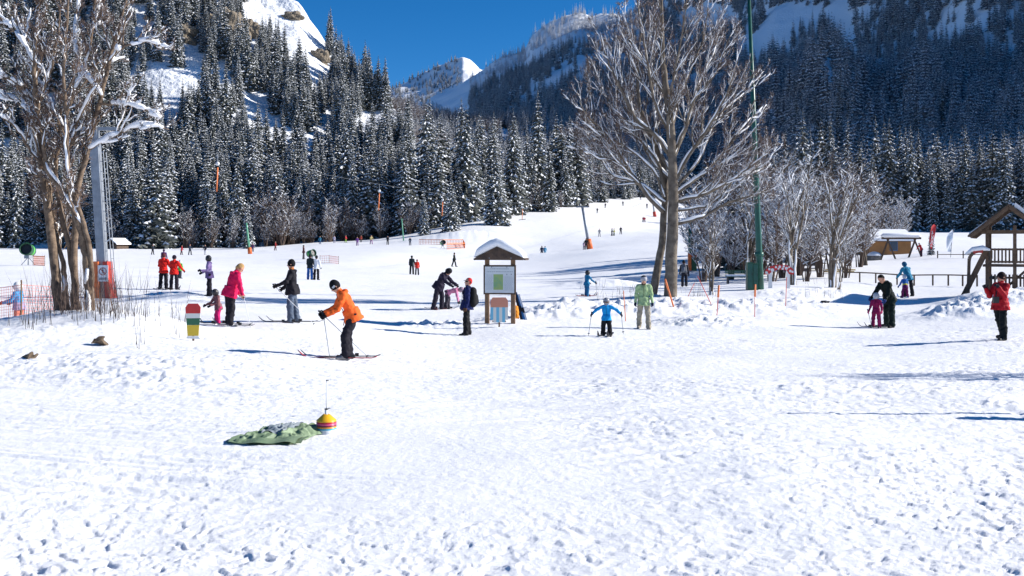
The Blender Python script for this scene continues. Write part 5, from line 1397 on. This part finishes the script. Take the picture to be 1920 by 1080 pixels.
    for m_ in (cloth(jacket), cloth(trousers), cloth(boots, .45), SKIN, cloth(hair[0] if hair else (scarf or (.05, .03, .02)), .8), cloth(lower or jacket), cloth(cuff or jacket), cloth(stripe or jacket)): me.materials.append(m_)
    tag(root, label, 'person', group)
    S = lambda p: np.array(p) + shift
    # hat
    if hat:
        kind, hc = hat[0], hat[1]; hp_ = []
        if kind == 'beanie': hp_ = [(hd + T2 * .036 * k - F2 * .012 * k, hd + T2 * .060 * k - F2 * .016 * k, hr * 1.02, hr * .88, None, 1, 0), (hd + T2 * .012 * k - F2 * .01 * k, hd + T2 * .028 * k - F2 * .01 * k, hr * 1.02, hr * 1.05, None, 1, 1)]
        elif kind == 'helmet': hp_ = [(hd + T2 * .03 * k - F2 * .022 * k, hd + T2 * .045 * k - F2 * .018 * k, hr * 1.20, hr * 1.14, None, 1, 0), (hd - T2 * .03 * k - F2 * .03 * k, hd, hr * 1.05, hr * 1.1, None, 1, 0)]
        elif kind == 'cap': hp_ = [(hd + T2 * .035 * k - F2 * .012 * k, hd + T2 * .05 * k - F2 * .012 * k, hr * 1.03, hr * .90, None, 1, 0), (hd + T2 * .035 * k + F2 * hr * .8, hd + T2 * .032 * k + F2 * hr * 1.5, .035 * k, .020 * k, T2, .35, 0)]
        elif kind == 'hood': hp_ = [(hd + T2 * .0 - F2 * .03 * k, hd + T2 * .035 * k - F2 * .025 * k, hr * 1.15, hr * 1.12, None, 1, 0)]
        Vh, Qh, mh = blob([(np.array(a[0]), np.array(a[1])) + a[2:] for a in hp_], hs * .85, .012)
        mo = link('helmet' if kind == 'helmet' else 'hat', mesh_np('hat', Vh + shift, [Qh], [mh], True), [cloth(hc, .35 if kind == 'helmet' else .8), cloth(hat[2] if len(hat) > 2 else hc, .8)], root)
        if kind == 'helmet' and len(hat) > 2:
            g_ = MB(); g_.tube([S(hd + F2 * hr * .75 + LF * hr * .85 + T2 * .025 * k), S(hd + F2 * hr * 1.08 + LF * hr * .4 + T2 * .022 * k), S(hd + F2 * hr * 1.08 - LF * hr * .4 + T2 * .022 * k), S(hd + F2 * hr * .75 - LF * hr * .85 + T2 * .025 * k)], .026 * k, 8); g_.build('goggles', cloth(hat[2], .2), root, True)
        if len(hat) > 3:      # small pale marks knitted into the band
            for q in range(3): MB().bar(S(hd + F2 * hr * 1.03 * math.cos(.9 + q * .22) + LF * hr * 1.05 * hat[3] * math.sin(.9 + q * .22) + T2 * .004 * k), S(hd + F2 * hr * 1.03 * math.cos(.9 + q * .22) + LF * hr * 1.05 * hat[3] * math.sin(.9 + q * .22) + T2 * .045 * k), .016, .016).build('white_mark', WHITEP, mo)
    if fine and D < 60:
        for sg in (1, -1):
            e = hd + F2 * hr * .80 + LF * sg * hr * .36 + T2 * .006 * k; MB().ball(S(e), .0125 * k, 8, 6).build('eye', DARKEYE, root, True)
        mo_ = hd + F2 * hr * .86 - T2 * .052 * k; MB().tube([S(mo_ + LF * .024 * k), S(mo_ + F2 * .006), S(mo_ - LF * .024 * k)], .006 * k, 6).build('mouth', LIP, root, True)
    if fine and D < 35:
        zp = [S(waist - H_ * .20 * k + N * .192 * k * b_), S(waist + N * .132 * k * b_), S(chest + N * .138 * k * b_), S(nb + N * .085 * k + T2 * .02)]
        MB().tube(zp, .008 * k, 5).build('zip', cloth(tuple(c * .35 for c in jacket)), root, True)
    hw = []
    for (w_, d_, sg) in hands:
        pn = -l * sg * .7 + f * .5 + (-up * .3)
        hm = hand_mesh(S(w_), d_, pn, k * (1.12 if glove else 1.0) * (1.1 if kid else 1), sg)
        if fine or D < 80: hm.build('glove' if glove else 'hand', cloth(glove) if glove else SKIN, root, True)
        hw.append(org + S(w_ + d_ * .07 * k))
    an_w = [org + S(a) for a in ank]
    return dict(root=root, hands=hw, ankles=an_w, f=f, l=l, T=T, N=N, pel=org + S(pel), chest=org + S(chest), nb=org + S(nb), k=k, head=org + S(hd), F2=F2)

def ski(p, d, L, m_, label, group='skis in use', lift=0.0, back=.45, wd=.075):
    d = np.array([d[0], d[1], 0.]); d /= np.linalg.norm(d); s = np.array([-d[1], d[0], 0]); n = 16; V = []
    zc = lambda q: float(height(np.array([q[0]]), np.array([q[1]]), False)[0])
    z0 = zc(p[:2]) + .05 + lift
    for i in range(n + 1):
        t = i / n; u = (t - back) * L; w_ = wd / 2 * (1 - .25 * math.sin(t * math.pi)) * (1 if t < .93 else max(.25, (1 - t) / .07)); z = .14 * max(0, (t - .88) / .12) ** 1.6 + .03 * max(0, (.04 - t) / .04)
        c = np.array([u * d[0], u * d[1], z])
        V += [c + s * w_, c - s * w_, c - s * w_ - [0, 0, .016], c + s * w_ - [0, 0, .016]]
    q = []
    for i in range(n): q += [(i * 4 + k, i * 4 + (k + 1) % 4, i * 4 + 4 + (k + 1) % 4, i * 4 + 4 + k) for k in range(4)]
    root = empty('ski', (p[0], p[1], z0)); tag(root, label, 'ski', group)
    MB().add(V, q + [(0, 3, 2, 1)]).build('blade', m_, root)
    MB().box(d * .10 + np.array([0, 0, .02]), (.07, .07, .045)).build('binding', BLACKM, root); MB().box(d * -.20 + np.array([0, 0, .025]), (.07, .09, .055)).build('binding', BLACKM, root)
def pole(a, b, label, m_=None, basket=True, group='ski poles'):
    a = np.array(a, float); b = np.array(b, float); root = empty('ski_pole', a); tag(root, label, 'ski pole', group); d = (b - a); L = np.linalg.norm(d); u = d / L
    MB().tube([-u * .06, d], [.010, .006], 6).build('shaft', m_ or GALV, root, True); MB().tube([-u * .10, u * .06], [.019, .016], 7).build('grip', BLACKM, root, True)
    if basket: MB().tube([d - u * .09, d - u * .07], [.012, .040], 8).build('basket', BLACKM, root)
def backpack(P, sc, col, label, back=.17):
    c = P['nb'] - P['T'] * .26 * P['k'] - P['N'] * back * P['k']; T, N, l = P['T'], P['N'], P['l']; s = sc * P['k']
    pr = [(-T * .15 * s + l * .06 * s, T * .13 * s + l * .05 * s, .115 * s, .10 * s, N, .9, 0), (-T * .15 * s - l * .06 * s, T * .13 * s - l * .05 * s, .115 * s, .10 * s, N, .9, 0), (-T * .12 * s - N * .07 * s, -T * .0 - N * .06 * s, .085 * s, .075 * s, None, 1, 1)]
    V, Q, mi = blob(pr, .018, .03); root = empty('backpack', c); tag(root, label, 'backpack')
    link('bag', mesh_np('bag', V, [Q], [mi], True), [cloth(col), cloth(tuple(x * 1.5 for x in col))], root)
    for sg in (1, -1): MB().tube([l * sg * .10 * s + T * .12 * s + N * .06, l * sg * .12 * s + T * .24 * s + N * .13, l * sg * .13 * s + T * .10 * s + N * .30 * P['k'], l * sg * .14 * s - T * .10 * s + N * .24 * P['k'], l * sg * .12 * s - T * .14 * s + N * .08], .017, 6).build('strap', cloth(col), root, True)
def gz3(px_, D_): g = gp(px_, D_); return np.array(g)

# orange-jacketed skier
P = person(652, 20.5, 1.74, -78, 'stooping skier in orange jacket and black beanie on skis', (.80, .13, .025), (.016, .015, .022), ('beanie', (.008, .008, .01), (.008, .008, .01), 1), 29, 0, ((24, 26, 6), (16, 22, 6)), ((20, 8, 42), (24, 12, 40)), 14, 10, (.28, .26, .25), (.01, .01, .012), bulk=1.05, collar=1)
ski(P['ankles'][0] + P['f'] * .05, (-1, .10, 0), 1.6, SKIRED, 'red and black ski under the orange skier, nearer the viewer', back=.42); ski(P['ankles'][1] + P['f'] * .05, (-1, -.05, 0), 1.6, SKIBLACK, 'dark ski of the orange skier, on the far foot', back=.42)
pole(P['hands'][0], gz3(619, 20.0) + [0, 0, .0], 'thin ski pole upright in front of the orange skier'); pole(P['hands'][1], gz3(693, 21.0), 'thin ski pole slanting behind the orange skier')
# man in black with jeans
P = person(551, 28.7, 1.80, -82, 'standing skier in black jacket, black beanie and blue-grey jeans', (.016, .015, .020), (.085, .11, .155), ('beanie', (.008, .008, .01)), 2, 0, ((8, 10, 5), (-6, 4, 5)), ((28, 8, 40), (14, 12, 35)), 4, 0, (.10, .095, .10), (.01, .01, .012), bulk=1.06, scarf=(.45, .16, .05))
ski(P['ankles'][0] + P['f'] * .1, (-1, .03, 0), 1.65, SKIBLACK, 'dark ski under the man in blue-grey jeans, near foot', back=.52); ski(P['ankles'][1] + P['f'] * .1, (-1, .10, 0), 1.65, SKIGREY, 'grey ski under the man in blue-grey jeans, far foot', back=.52)
pole(P['hands'][0], gz3(592, 28.3), 'white ski pole slanting back from the man in jeans', WHITEP)
# woman in magenta with small child
P = person(430, 27.0, 1.74, 128, 'woman in magenta jacket and black trousers leaning over a child', (.62, .012, .085), (.014, .013, .018), None, 16, -5, ((6, 6, 9), (-3, 4, 9)), ((14, 8, 18), (2, 22, 6, 16)), 28, 0, (.30, .30, .32), None, hair=((.42, .26, .11), .03), bulk=1.14, wide=1.12)
pole(P['hands'][1] + [.02, 0, .02], gz3(470, 26.6), 'ski pole trailing from the woman in magenta', WHITEP)
for q in (0, 1): ski(P['ankles'][q] + P['f'] * .1, (-.8, .35, 0), 1.3, SKIGREY, ['ski at the near foot of the woman in magenta', 'ski at the far foot of the woman in magenta'][q], back=.5)
P = person(408, 27.5, 1.05, -50, 'small child in pink trousers and dark helmet, held between the woman in magenta', (.22, .10, .11), (.66, .02, .16), ('helmet', (.03, .03, .035)), 14, 0, ((18, 22, 8), (10, 16, 8)), ((35, 10, 30), (35, 10, 30)), 5, 0, (.62, .62, .65), (.012, .012, .014), kid=True)
ski(P['ankles'][0], (-1, .1, 0), .95, SKIBLACK, 'short dark child ski beside the painted board', back=.45); ski(P['ankles'][1], (-1, .02, 0), .95, SKIBLACK, 'short dark child ski further from the painted board', back=.45)
# child with white helmet at left
person(36, 27.2, 1.36, -92, 'child with white helmet, blue and lilac jacket behind the pink net', (.03, .27, .55), (.52, .16, .11), ('helmet', (.72, .72, .70), (.25, .16, .05)), 4, 0, ((6, 6, 5), (-2, 4, 5)), ((30, 8, 45), (26, 8, 45)), 2, 0, (.1, .1, .1), (.5, .07, .03), lower=(.30, .27, .42), kid=True, bulk=1.12, sink=.15)
person(-16, 34, 1.72, -60, 'person in purple jacket cut by the left frame edge', (.07, .02, .12), (.02, .02, .03), ('beanie', (.02, .02, .03)), 0, 0, arms=((4, 14, 10), (4, 22, 12)))
# two in red, seen from behind
P = person(306, 50, 1.78, 172, 'taller person in red jacket seen from behind, left of the red pair', (.60, .018, .014), (.014, .013, .018), ('beanie', (.10, .03, .04)), 3, 0, ((3, 3, 7), (-3, 3, 7)), ((18, 16, 50), (12, 18, 40)), 0, 0, bulk=1.1); ski(P['ankles'][0], P['f'], 1.5, SKIBLACK, 'ski under the taller red-jacketed skier', back=.45)
pole(P['hands'][1], gz3(296, 49.5), 'ski pole left of the red-jacketed pair')
P = person(326, 49.6, 1.70, 165, 'shorter person in red jacket seen from behind, right of the red pair', (.62, .018, .014), (.020, .016, .024), ('beanie', (.02, .015, .03)), 3, 0, ((2, 2, 8), (-2, 2, 8)), ((20, 16, 50), (16, 26, 30)), 0, 0, bulk=1.12); ski(P['ankles'][0], P['f'], 1.5, SKIBLACK, 'ski under the shorter red-jacketed skier', back=.45)
person(337, 62, 1.2, 150, 'child in bright green jacket behind the red pair', (.10, .42, .05), (.05, .05, .06), ('helmet', (.6, .6, .6)), 5, kid=True)
person(307, 86, 1.62, 180, 'person in violet jacket directly behind the red pair', (.09, .04, .14), (.03, .03, .05), ('beanie', (.05, .03, .07)), 2)
# plaid child
person(393, 40, 1.60, -70, 'young person in lilac plaid jacket and black trousers beside the woman in magenta', (.26, .18, .36), (.014, .013, .018), ('helmet', (.015, .015, .018)), 3, 0, ((4, 4, 5), (-2, 2, 5)), ((18, 14, 70), (6, 12, 60)), 6, 0, glove=(.012, .012, .016), stripe=(.5, .42, .58), lower=(.14, .09, .22))
# couple in the field
person(581, 70, 1.76, 168, 'person in dark jacket and bright blue trousers, left of the field couple', (.014, .022, .028), (.015, .10, .36), ('beanie', (.02, .02, .025)), 3, 0, ((5, 5, 6), (-4, 3, 6)), ((15, 14, 30), (15, 8, 30)), 0, 0); person(593, 70, 1.70, 170, 'person in white vest and black trousers, right of the field couple', (.66, .68, .74), (.012, .012, .018), ('beanie', (.02, .02, .025)), 2, 0, ((3, 3, 5), (-3, 3, 5)), ((25, 30, 30), (10, 10, 20)), 0, 0, scarf=(.02, .02, .03))
person(569, 124, 1.72, 100, 'person in maroon jacket beside the small green snow gun', (.08, .025, .028), (.06, .055, .065), ('beanie', (.02, .02, .02)), 0, fine=False)
# pair and walker behind the info board
person(772, 93, 1.72, 175, 'tall dark-clad person of the pair far behind the bending couple', (.014, .024, .028), (.014, .014, .016), ('beanie', (.015, .02, .02)), 3, fine=False); person(782, 92, 1.42, 185, 'shorter person in red jacket of the far pair', (.58, .03, .018), (.02, .02, .035), ('beanie', (.2, .03, .03)), 2, fine=False)
P = person(851, 122, 1.72, 80, 'dark-clad walker with poles left of the notice board roof', (.012, .015, .012), (.015, .015, .016), ('beanie', (.015, .015, .015)), 4, 0, ((18, 8, 4), (-14, 6, 4)), fine=False); pole(P['hands'][1], gz3(847, 122), 'thin pole of the dark walker')
# bending pair
P = person(820, 38, 1.74, 70, 'dark-clad adult bending down over a pink child', (.020, .016, .034), (.022, .019, .032), ('hood', (.012, .012, .016)), 30, 0, ((10, 14, 8), (-6, 8, 8)), ((38, 8, 15), (34, 10, 25)), 35, 0, (.10, .03, .035), bulk=1.2, wide=1.15); ski(P['ankles'][0], (1, -.1, 0), 1.3, SKIBLACK, 'ski under the bending dark adult', back=.5)
person(838, 38.4, 1.36, 88, 'girl in pink jacket bending to the snow', (.58, .22, .36), (.05, .045, .06), ('beanie', (.46, .24, .33), (.25, .2, .25)), 78, 0, ((12, 18, 6), (2, 10, 6)), ((6, 6, 6), (10, 8, 4)), 10, 0, (.03, .03, .035), (.06, .06, .06), kid=True)
# man in navy with backpack
P = person(876, 29.5, 1.68, -82, 'man in navy jacket with black backpack and red headband looking left', (.010, .016, .075), (.012, .012, .014), ('cap', (.02, .018, .02)), -2, 0, ((5, 4, 6), (-4, 2, 6)), ((2, 9, 10), (4, 9, 12)), -8, 0, (.015, .015, .017), (.10, .05, .03), hair=((.50, .03, .03), 0), bulk=1.1, wide=1.1)
backpack(P, 1.25, (.012, .012, .014), 'black backpack on the man in the navy jacket')
# child and woman in the middle
P = person(1100, 46, 1.26, 120, 'child in blue ski suit and dark helmet skiing away behind the bank', (.015, .17, .34), (.02, .14, .30), ('helmet', (.02, .02, .024)), 8, 0, ((12, 16, 5), (2, 8, 5)), ((30, 20, 20), (28, 30, 25)), 0, 0, (.10, .02, .03), kid=True)
pole(P['hands'][1], gz3(1119, 46), 'pole of the child in the blue suit'); ski(P['ankles'][0], (.85, .3, 0), 1.0, SKIBLACK, 'ski of the child in the blue suit', back=.5); ski(P['ankles'][1], (.85, .3, 0), 1.0, SKIRED, 'second ski of the child in the blue suit', back=.5)
P = person(1137, 29, 1.16, -5, 'little child in bright blue jacket and grey helmet with arms spread', (.012, .30, .66), (.014, .013, .016), ('helmet', (.27, .27, .30), (.14, .08, .05)), 4, 0, ((3, 6, 6), (0, 6, 6)), ((12, 62, 18, 40), (12, 62, 18, 40)), 8, 0, (.03, .03, .035), (.02, .03, .06), kid=True, bulk=1.08, wide=1.25)
pole(P['hands'][0], P['hands'][0] + np.array([.06, .10, -.55]), 'child ski pole in the spread hand nearer the green jacket'); pole(P['hands'][1], P['hands'][1] + np.array([-.08, .05, -.60]), 'child ski pole in the spread hand away from the green jacket')
ski(P['ankles'][0], (-.25, -1, 0), 1.0, SKIBLACK, 'short ski of the child in bright blue', back=.5); ski(P['ankles'][1], (-.40, -1, 0), 1.0, SKIBLACK, 'second short ski of the child in bright blue', back=.5)
person(1207, 31.5, 1.66, -6, 'woman in light green jacket, khaki trousers and striped beanie walking forward', (.36, .49, .25), (.34, .30, .23), ('beanie', (.025, .025, .035), (.38, .38, .40)), 1, 0, ((6, 3, 5), (-8, 6, 5)), ((4, 12, 10), (2, 12, 12)), 14, 0, (.28, .24, .20), (.02, .025, .06), hair=((.08, .045, .03), .02), bulk=1.0, scarf=(.03, .02, .025), wide=1.08)
P = person(1283, 62, 1.72, 165, 'walker in dark clothes with grey backpack striding left of the brown bush', (.012, .014, .024), (.012, .013, .022), ('beanie', (.012, .012, .015)), 14, 4, ((26, 8, 5), (-24, 14, 5)), ((20, 12, 10), (-16, 16, 14)), 0, 0); backpack(P, 1.1, (.10, .11, .13), 'grey backpack on the striding walker')
# father and child
P = person(1668, 33, 1.84, -62, 'man in black bending toward a child in magenta', (.008, .014, .012), (.008, .018, .015), None, 26, 0, ((12, 8, 10), (-8, 4, 12)), ((20, 8, 18), (26, 10, 20)), 22, 0, (.012, .012, .014), (.02, .04, .16), hair=((.012, .009, .008), 0), bulk=1.06)
P = person(1643, 32.8, 1.20, -40, 'child in magenta suit and pale helmet beside the bending man', (.24, .012, .075), (.26, .015, .085), ('helmet', (.42, .44, .48)), 2, 0, ((6, 6, 8), (-2, 4, 8)), ((16, 22, 20), (10, 12, 30)), 0, 0, (.03, .03, .06), (.55, .06, .16), kid=True)
pole(P['hands'][1], gz3(1635, 32.6), 'thin pole held by the child in magenta'); ski(P['ankles'][0], (-1, -.05, 0), 1.0, SKIBLACK, 'ski of the child in magenta', back=.5); ski(P['ankles'][1], (-1, .05, 0), 1.0, SKIBLACK, 'second ski of the child in magenta', back=.5)
# blue pair at the right
person(1704, 48.6, 1.70, 195, 'adult in turquoise and navy jacket bending behind a child by the fence', (.02, .20, .34), (.012, .014, .020), ('hood', (.015, .10, .20)), 18, 6, ((6, 6, 6), (-4, 4, 6)), ((30, 8, 15), (30, 8, 15)), 10, 0, bulk=1.1)
P = person(1697, 47.6, 1.16, 190, 'child in blue jacket with yellow band and purple trousers by the fence', (.02, .12, .40), (.16, .015, .09), ('helmet', (.62, .62, .64)), 8, 0, ((10, 14, 10), (4, 10, 10)), ((22, 16, 20), (20, 16, 20)), 0, 0, (.1, .2, .25), kid=True, stripe=(.62, .58, .02), lower=(.14, .02, .12), bulk=1.05); ski(P['ankles'][0], P['f'], .9, SKIBLUE, 'blue ski under the child with the yellow band', back=.5)
# photographer in red
P = person(1882, 26, 1.74, -72, 'person in red jacket and black hat raising a camera at the right', (.40, .014, .022), (.008, .012, .014), ('beanie', (.02, .012, .012)), -2, 0, ((4, 4, 5), (-14, 8, 5)), ((26, 14, 120, -8), (22, 16, 118, -8)), -2, 0, (.012, .012, .013), (.02, .02, .03), hair=((.16, .06, .03), .05), bulk=1.14)
c_ = P['head'] + P['F2'] * .22 - np.array([0, 0, .02]); root = empty('camera_body', c_, R(-72)); tag(root, 'black camera held up to the face of the red-jacketed person', 'camera')
MB().box((0, 0, 0), (.13, .07, .09)).build('body', BLACKM, root); cy_ = MB().lathe([(.0, -.05), (.036, -.05), (.034, .05), (.028, .05), (.026, .02), (0, .02)], (0, 0, 0), 14).build('lens', BLACKM, root, True, (0, -.07, 0)); cy_.rotation_euler = (R(90), 0, 0)
b_ = P['pel'] + P['f'] * .16 + np.array([-.05, -.14, .12]); root = empty('hip_pouch', b_); tag(root, 'small black pouch hanging at the waist of the red-jacketed person', 'pouch'); MB().box((0, 0, 0), (.13, .10, .16)).build('bag', BLACKM, root); MB().tube([(0, 0, .08), (.10, .05, .42)], .012, 6).build('strap', BLACKM, root)
# far figures: column, distance, height, facing, colours
far = [(286, 170, 1.7, 90, (.02, .025, .04), (.02, .02, .025), 'dark skier far left at the field edge'), (340, 170, 1.6, 100, (.42, .03, .04), (.06, .03, .04), 'small red-jacketed skier at the far field edge'), (356, 165, 1.75, 60, (.02, .03, .05), (.02, .02, .03), 'dark skier striding at the far field edge'), (385, 160, 1.6, 0, (.03, .03, .04), (.5, .5, .55), 'dark far figure right of the green-jacketed child'),
       (516, 192, 1.7, 90, (.30, .03, .03), (.10, .03, .03), 'lone tiny skier in red left of the maroon person'), (474, 190, 1.6, 0, (.10, .04, .12), (.03, .03, .05), 'tiny purple figure beside the pale green mast'),
       (600, 215, 1.7, 0, (.05, .22, .32), (.05, .1, .2), 'tiny blue figure at the wood edge'), (627, 216, 1.6, 0, (.55, .5, .6), (.3, .3, .4), 'tiny pale figure at the wood edge'), (648, 218, 1.6, 80, (.5, .05, .06), (.2, .35, .05), 'tiny red and green figure at the wood edge'), (670, 200, 1.75, 0, (.20, .08, .28), (.14, .05, .2), 'tiny violet skier below the wood edge'), (677, 214, 1.5, 0, (.45, .08, .05), (.04, .04, .04), 'tiny orange-red figure behind the violet skier'), (696, 205, 1.8, 30, (.5, .42, .2), (.3, .12, .3), 'tiny yellow-topped skier below the wood edge'), (727, 196, 1.7, 0, (.02, .02, .025), (.02, .02, .02), 'tiny black figure left of the fenced bank'), (769, 180, 1.5, 0, (.03, .05, .09), (.03, .04, .07), 'tiny dark blue figure under the fenced bank'),
       (1016, 160, 1.72, 180, (.02, .03, .06), (.015, .02, .03), 'dark half of the couple walking on the piste'), (1022, 161, 1.65, 180, (.10, .32, .50), (.30, .45, .55), 'light blue half of the couple walking on the piste'), (1099, 154, 1.72, 170, (.015, .015, .02), (.02, .02, .025), 'dark skier beside the leaning piste mast'), (1095, 155, 1.3, 170, (.5, .35, .45), (.1, .08, .12), 'pink child beside the leaning piste mast'),
       (1124, 212, 1.7, 0, (.35, .34, .33), (.3, .3, .3), 'pale grey tiny skier on the piste'), (1147, 214, 1.7, 90, (.02, .02, .025), (.02, .03, .05), 'tiny dark skier on the piste'), (1151, 215, 1.6, 90, (.45, .40, .05), (.03, .06, .04), 'tiny yellow skier on the piste'), (1164, 222, 1.72, 0, (.015, .015, .02), (.02, .02, .02), 'tiny black skier at the top of the shadow streak'),
       (1206, 300, 1.8, 0, (.25, .02, .05), (.03, .03, .08), 'far crimson skier near the trunk'), (1209, 302, 1.7, 0, (.4, .03, .06), (.1, .05, .1), 'far red skier near the trunk'), (1213, 350, 1.8, 0, (.03, .03, .05), (.02, .02, .03), 'far dark skier below the top lift mast'), (1135, 330, 1.7, 0, (.03, .03, .04), (.03, .03, .04), 'far skier on the lift line, upper'), (1120, 305, 1.7, 0, (.03, .04, .05), (.03, .03, .04), 'far skier on the lift line, lower'), (1168, 350, 1.7, 0, (.03, .03, .04), (.03, .03, .04), 'far skier on the lift line near the trunk'), (1201, 385, 1.7, 0, (.03, .03, .04), (.03, .03, .04), 'farthest skier at the piste top'), (1728, 104, 1.5, -70, (.40, .02, .03), (.05, .02, .04), 'red-clad skier crouching beyond the swing frame')]
for k, (px_, D_, h_, fc, jc, tc_, lb) in enumerate(far):
    person(px_, D_, h_, fc, lb, jc, tc_, None, [3, 8, 0, 5][k % 4] + (22 if k == len(far) - 1 else 0), 0, ((12, 10, 6), (-8, 6, 6)), ((20, 14, 30), (12, 18, 25)), hair=((.03, .025, .02), 0), hs=.045, fine=False, group='distant skiers and walkers')
# ------------------------------------------------------------------ foreground: marker cones and the crumpled green sheet
g = gp(612, 11.6); z0 = float(height(np.array([g.x]), np.array([g.y]))[0]); root = empty('marker_cone_stack', (g.x, g.y, z0 - .012)); tag(root, 'stack of coloured disc cones with white spike, yellow on top', 'marker cones')
cols = [('white_cone', WHITEP), ('white_cone', WHITEP), ('white_cone', WHITEP), ('turquoise_cone', mat('turquoise_plastic', (.03, .42, .55), .35)), ('orange_cone', mat('orange_plastic', (.80, .32, .03), .35)), ('dark_red_cone', mat('maroon_plastic', (.20, .02, .05), .35)), ('pink_cone', mat('pink_plastic', (.75, .10, .22), .35)), ('crimson_cone', mat('crimson_plastic', (.52, .01, .04), .35)), ('yellow_cone', YELP)]
for k, (nm, m_) in enumerate(cols):
    z = k * .0175; MB().lathe([(.113, z), (.115, z + .006), (.111, z + .014), (.040, z + .078), (.030, z + .082), (.030, z + .074), (.106, z + .008), (.109, z)], (0, 0, 0), 28).build(nm, m_, root, True)
MB().tube([(0, 0, .02), (0, 0, .275)], [.020, .018], 12).build('handle_tube', WHITEP, root, True); MB().lathe([(0, .272), (.023, .272), (.024, .281), (0, .286)], (0, 0, 0), 12).build('cap', BLACKM, root, True)
MB().tube([(0, 0, .28), (.002, 0, .60)], .006, 8).build('spike', WHITEP, root, True); MB().box((.010, 0, .603), (.03, .012, .010)).build('tip', BLACKM, root); MB().box((.03, 0, .286), (.03, .008, .006)).build('clip', BLACKM, root)

def sheet():
    gx, gy = (527 - 960) / F * 11.35, 11.35
    n, mm = 90, 60; U, W_ = np.meshgrid(np.linspace(-1, 1, n), np.linspace(-1, 1, mm))
    X = U * .34 + W_ * .14 + .03; Y = W_ * .44 + .05 * np.sin(U * 3)
    rim = np.clip(1 - np.maximum(np.abs(U), np.abs(W_)) ** 6, 0, 1)
    f1 = np.abs(fbm(U * 1.6 + W_ * .8, W_ * 2.4 - U, 61, 3)); f2 = 1 - np.abs(fbm(U * 3.4 + 4, W_ * 3.8, 63, 3)) 
    Z = .012 + rim * (.030 + .10 * (f2 - .65) + .06 * f1) + .020 * np.maximum(0, U) * rim
    X = X + .035 * fbm(U * 2, W_ * 2, 65, 2); Y = Y + .05 * fbm(U * 2, W_ * 3, 67, 2)
    hgt = height(X + gx, Y + gy); Z = hgt - hgt.mean() + np.maximum(Z, .006)
    V = np.stack([X, Y, Z], -1).reshape(-1, 3); root = empty('crumpled_sheet', (gx, gy, float(hgt.mean()))); tag(root, 'crumpled pale green tarpaulin lying left of the marker cones', 'tarpaulin')
    TARP = mat('pale_green_tarp', (.14, .21, .12), .6, col2=(.25, .33, .195), scale=5, bump=.3, bscale=40)
    o = link('upper_layer', mesh_np('sheet', V, [grid_faces(mm, n)], smooth=True), TARP, root)
    for q in range(2):     # folded edges peeping out at the front
        m = MB(); vv = []
        for i in range(40):
            t = i / 39; x = -.50 + q * .05 + t * (.82 - q * .10); y = -.46 - .03 * q + .03 * math.sin(t * 9 + q); z = .010 + .022 * q + .010 * math.sin(t * 14 + q * 2)
            vv += [(x, y - .03, z - .008), (x, y + .10, z + .016), (x + .03, y + .34, z + .004)]
        m.add(vv, [(i * 3 + k, i * 3 + 3 + k, i * 3 + 4 + k, i * 3 + 1 + k) for i in range(39) for k in range(2)]); m.build('folded_layer', TARP, root, True)
    V2 = np.stack([X[18:46, 22:58], Y[18:46, 22:58], Z[18:46, 22:58] + .012 + .010 * fbm(U[18:46, 22:58] * 6, W_[18:46, 22:58] * 6, 71, 2)], -1)
    link('snow_patch', mesh_np('snow_patch', V2.reshape(-1, 3), [grid_faces(28, 36)], smooth=True), mat('grey_fabric_lining', (.13, .17, .20), .7, col2=(.36, .40, .43), scale=7), root)  # patch of grey fabric in the middle of the sheet
sheet()
# skis and things leaning behind the notice board
for k, (a_, b_, m_, lb) in enumerate([((985, 607), (967, 548), SKIBLUE, 'blue ski leaning on the notice board post'), ((979, 604), (965, 545), SKIBLACK, 'black ski leaning on the notice board post'), ((989, 608), (972, 552), WHITEP, 'white ski leaning on the notice board post')]):
    A_ = np.array(at(a_[0], a_[1], 32.6)); B_ = np.array(at(b_[0], b_[1], 32.9)); r_ = empty('leaning_ski', A_); tag(r_, lb, 'ski', 'skis leaning on the notice board'); MB().bar(np.zeros(3), B_ - A_, .08, .02, 0, (0, 1, 0)).build('blade', m_, r_); MB().bar((B_ - A_) * .38, (B_ - A_) * .55, .07, .07, 0, (0, 1, 0)).build('binding', BLACKM, r_)
A_ = np.array(at(967, 585, 32.7)); r_ = empty('orange_bag', A_); tag(r_, 'orange bag beside the leaning skis', 'bag'); V_, Q_, m_ = blob([(np.array([0, 0, -.12]), np.array([0, 0, .12]), .12, .09, None, 1, 0)], .02, .02, .012, (0,)); link('bag', mesh_np('bag', V_, [Q_], smooth=True), cloth((.70, .25, .03)), r_)
# unseen posts added beyond the frame to throw shadow streaks across the snow
for k, (x_, y_, h_, r__) in enumerate([(7.6, 13.3, 2.2, .028), (8.9, 13.1, 1.7, .11)]):
    zz = gz(x_, y_); r_ = empty('snow_post', (x_, y_, zz)); tag(r_, ['slim round snow post beyond the frame edge', 'thick squat snow post beyond the frame edge'][k], 'post'); MB().tube([(0, 0, -.3), (0, 0, h_)], r__, 8).build('post', WOODL, r_, True); MB().tube([(0, 0, h_), (0, 0, h_ + .1)], [r__ * 1.2, r__ * .5], 8).build('snow_cover', SNOWCAP, r_, True)
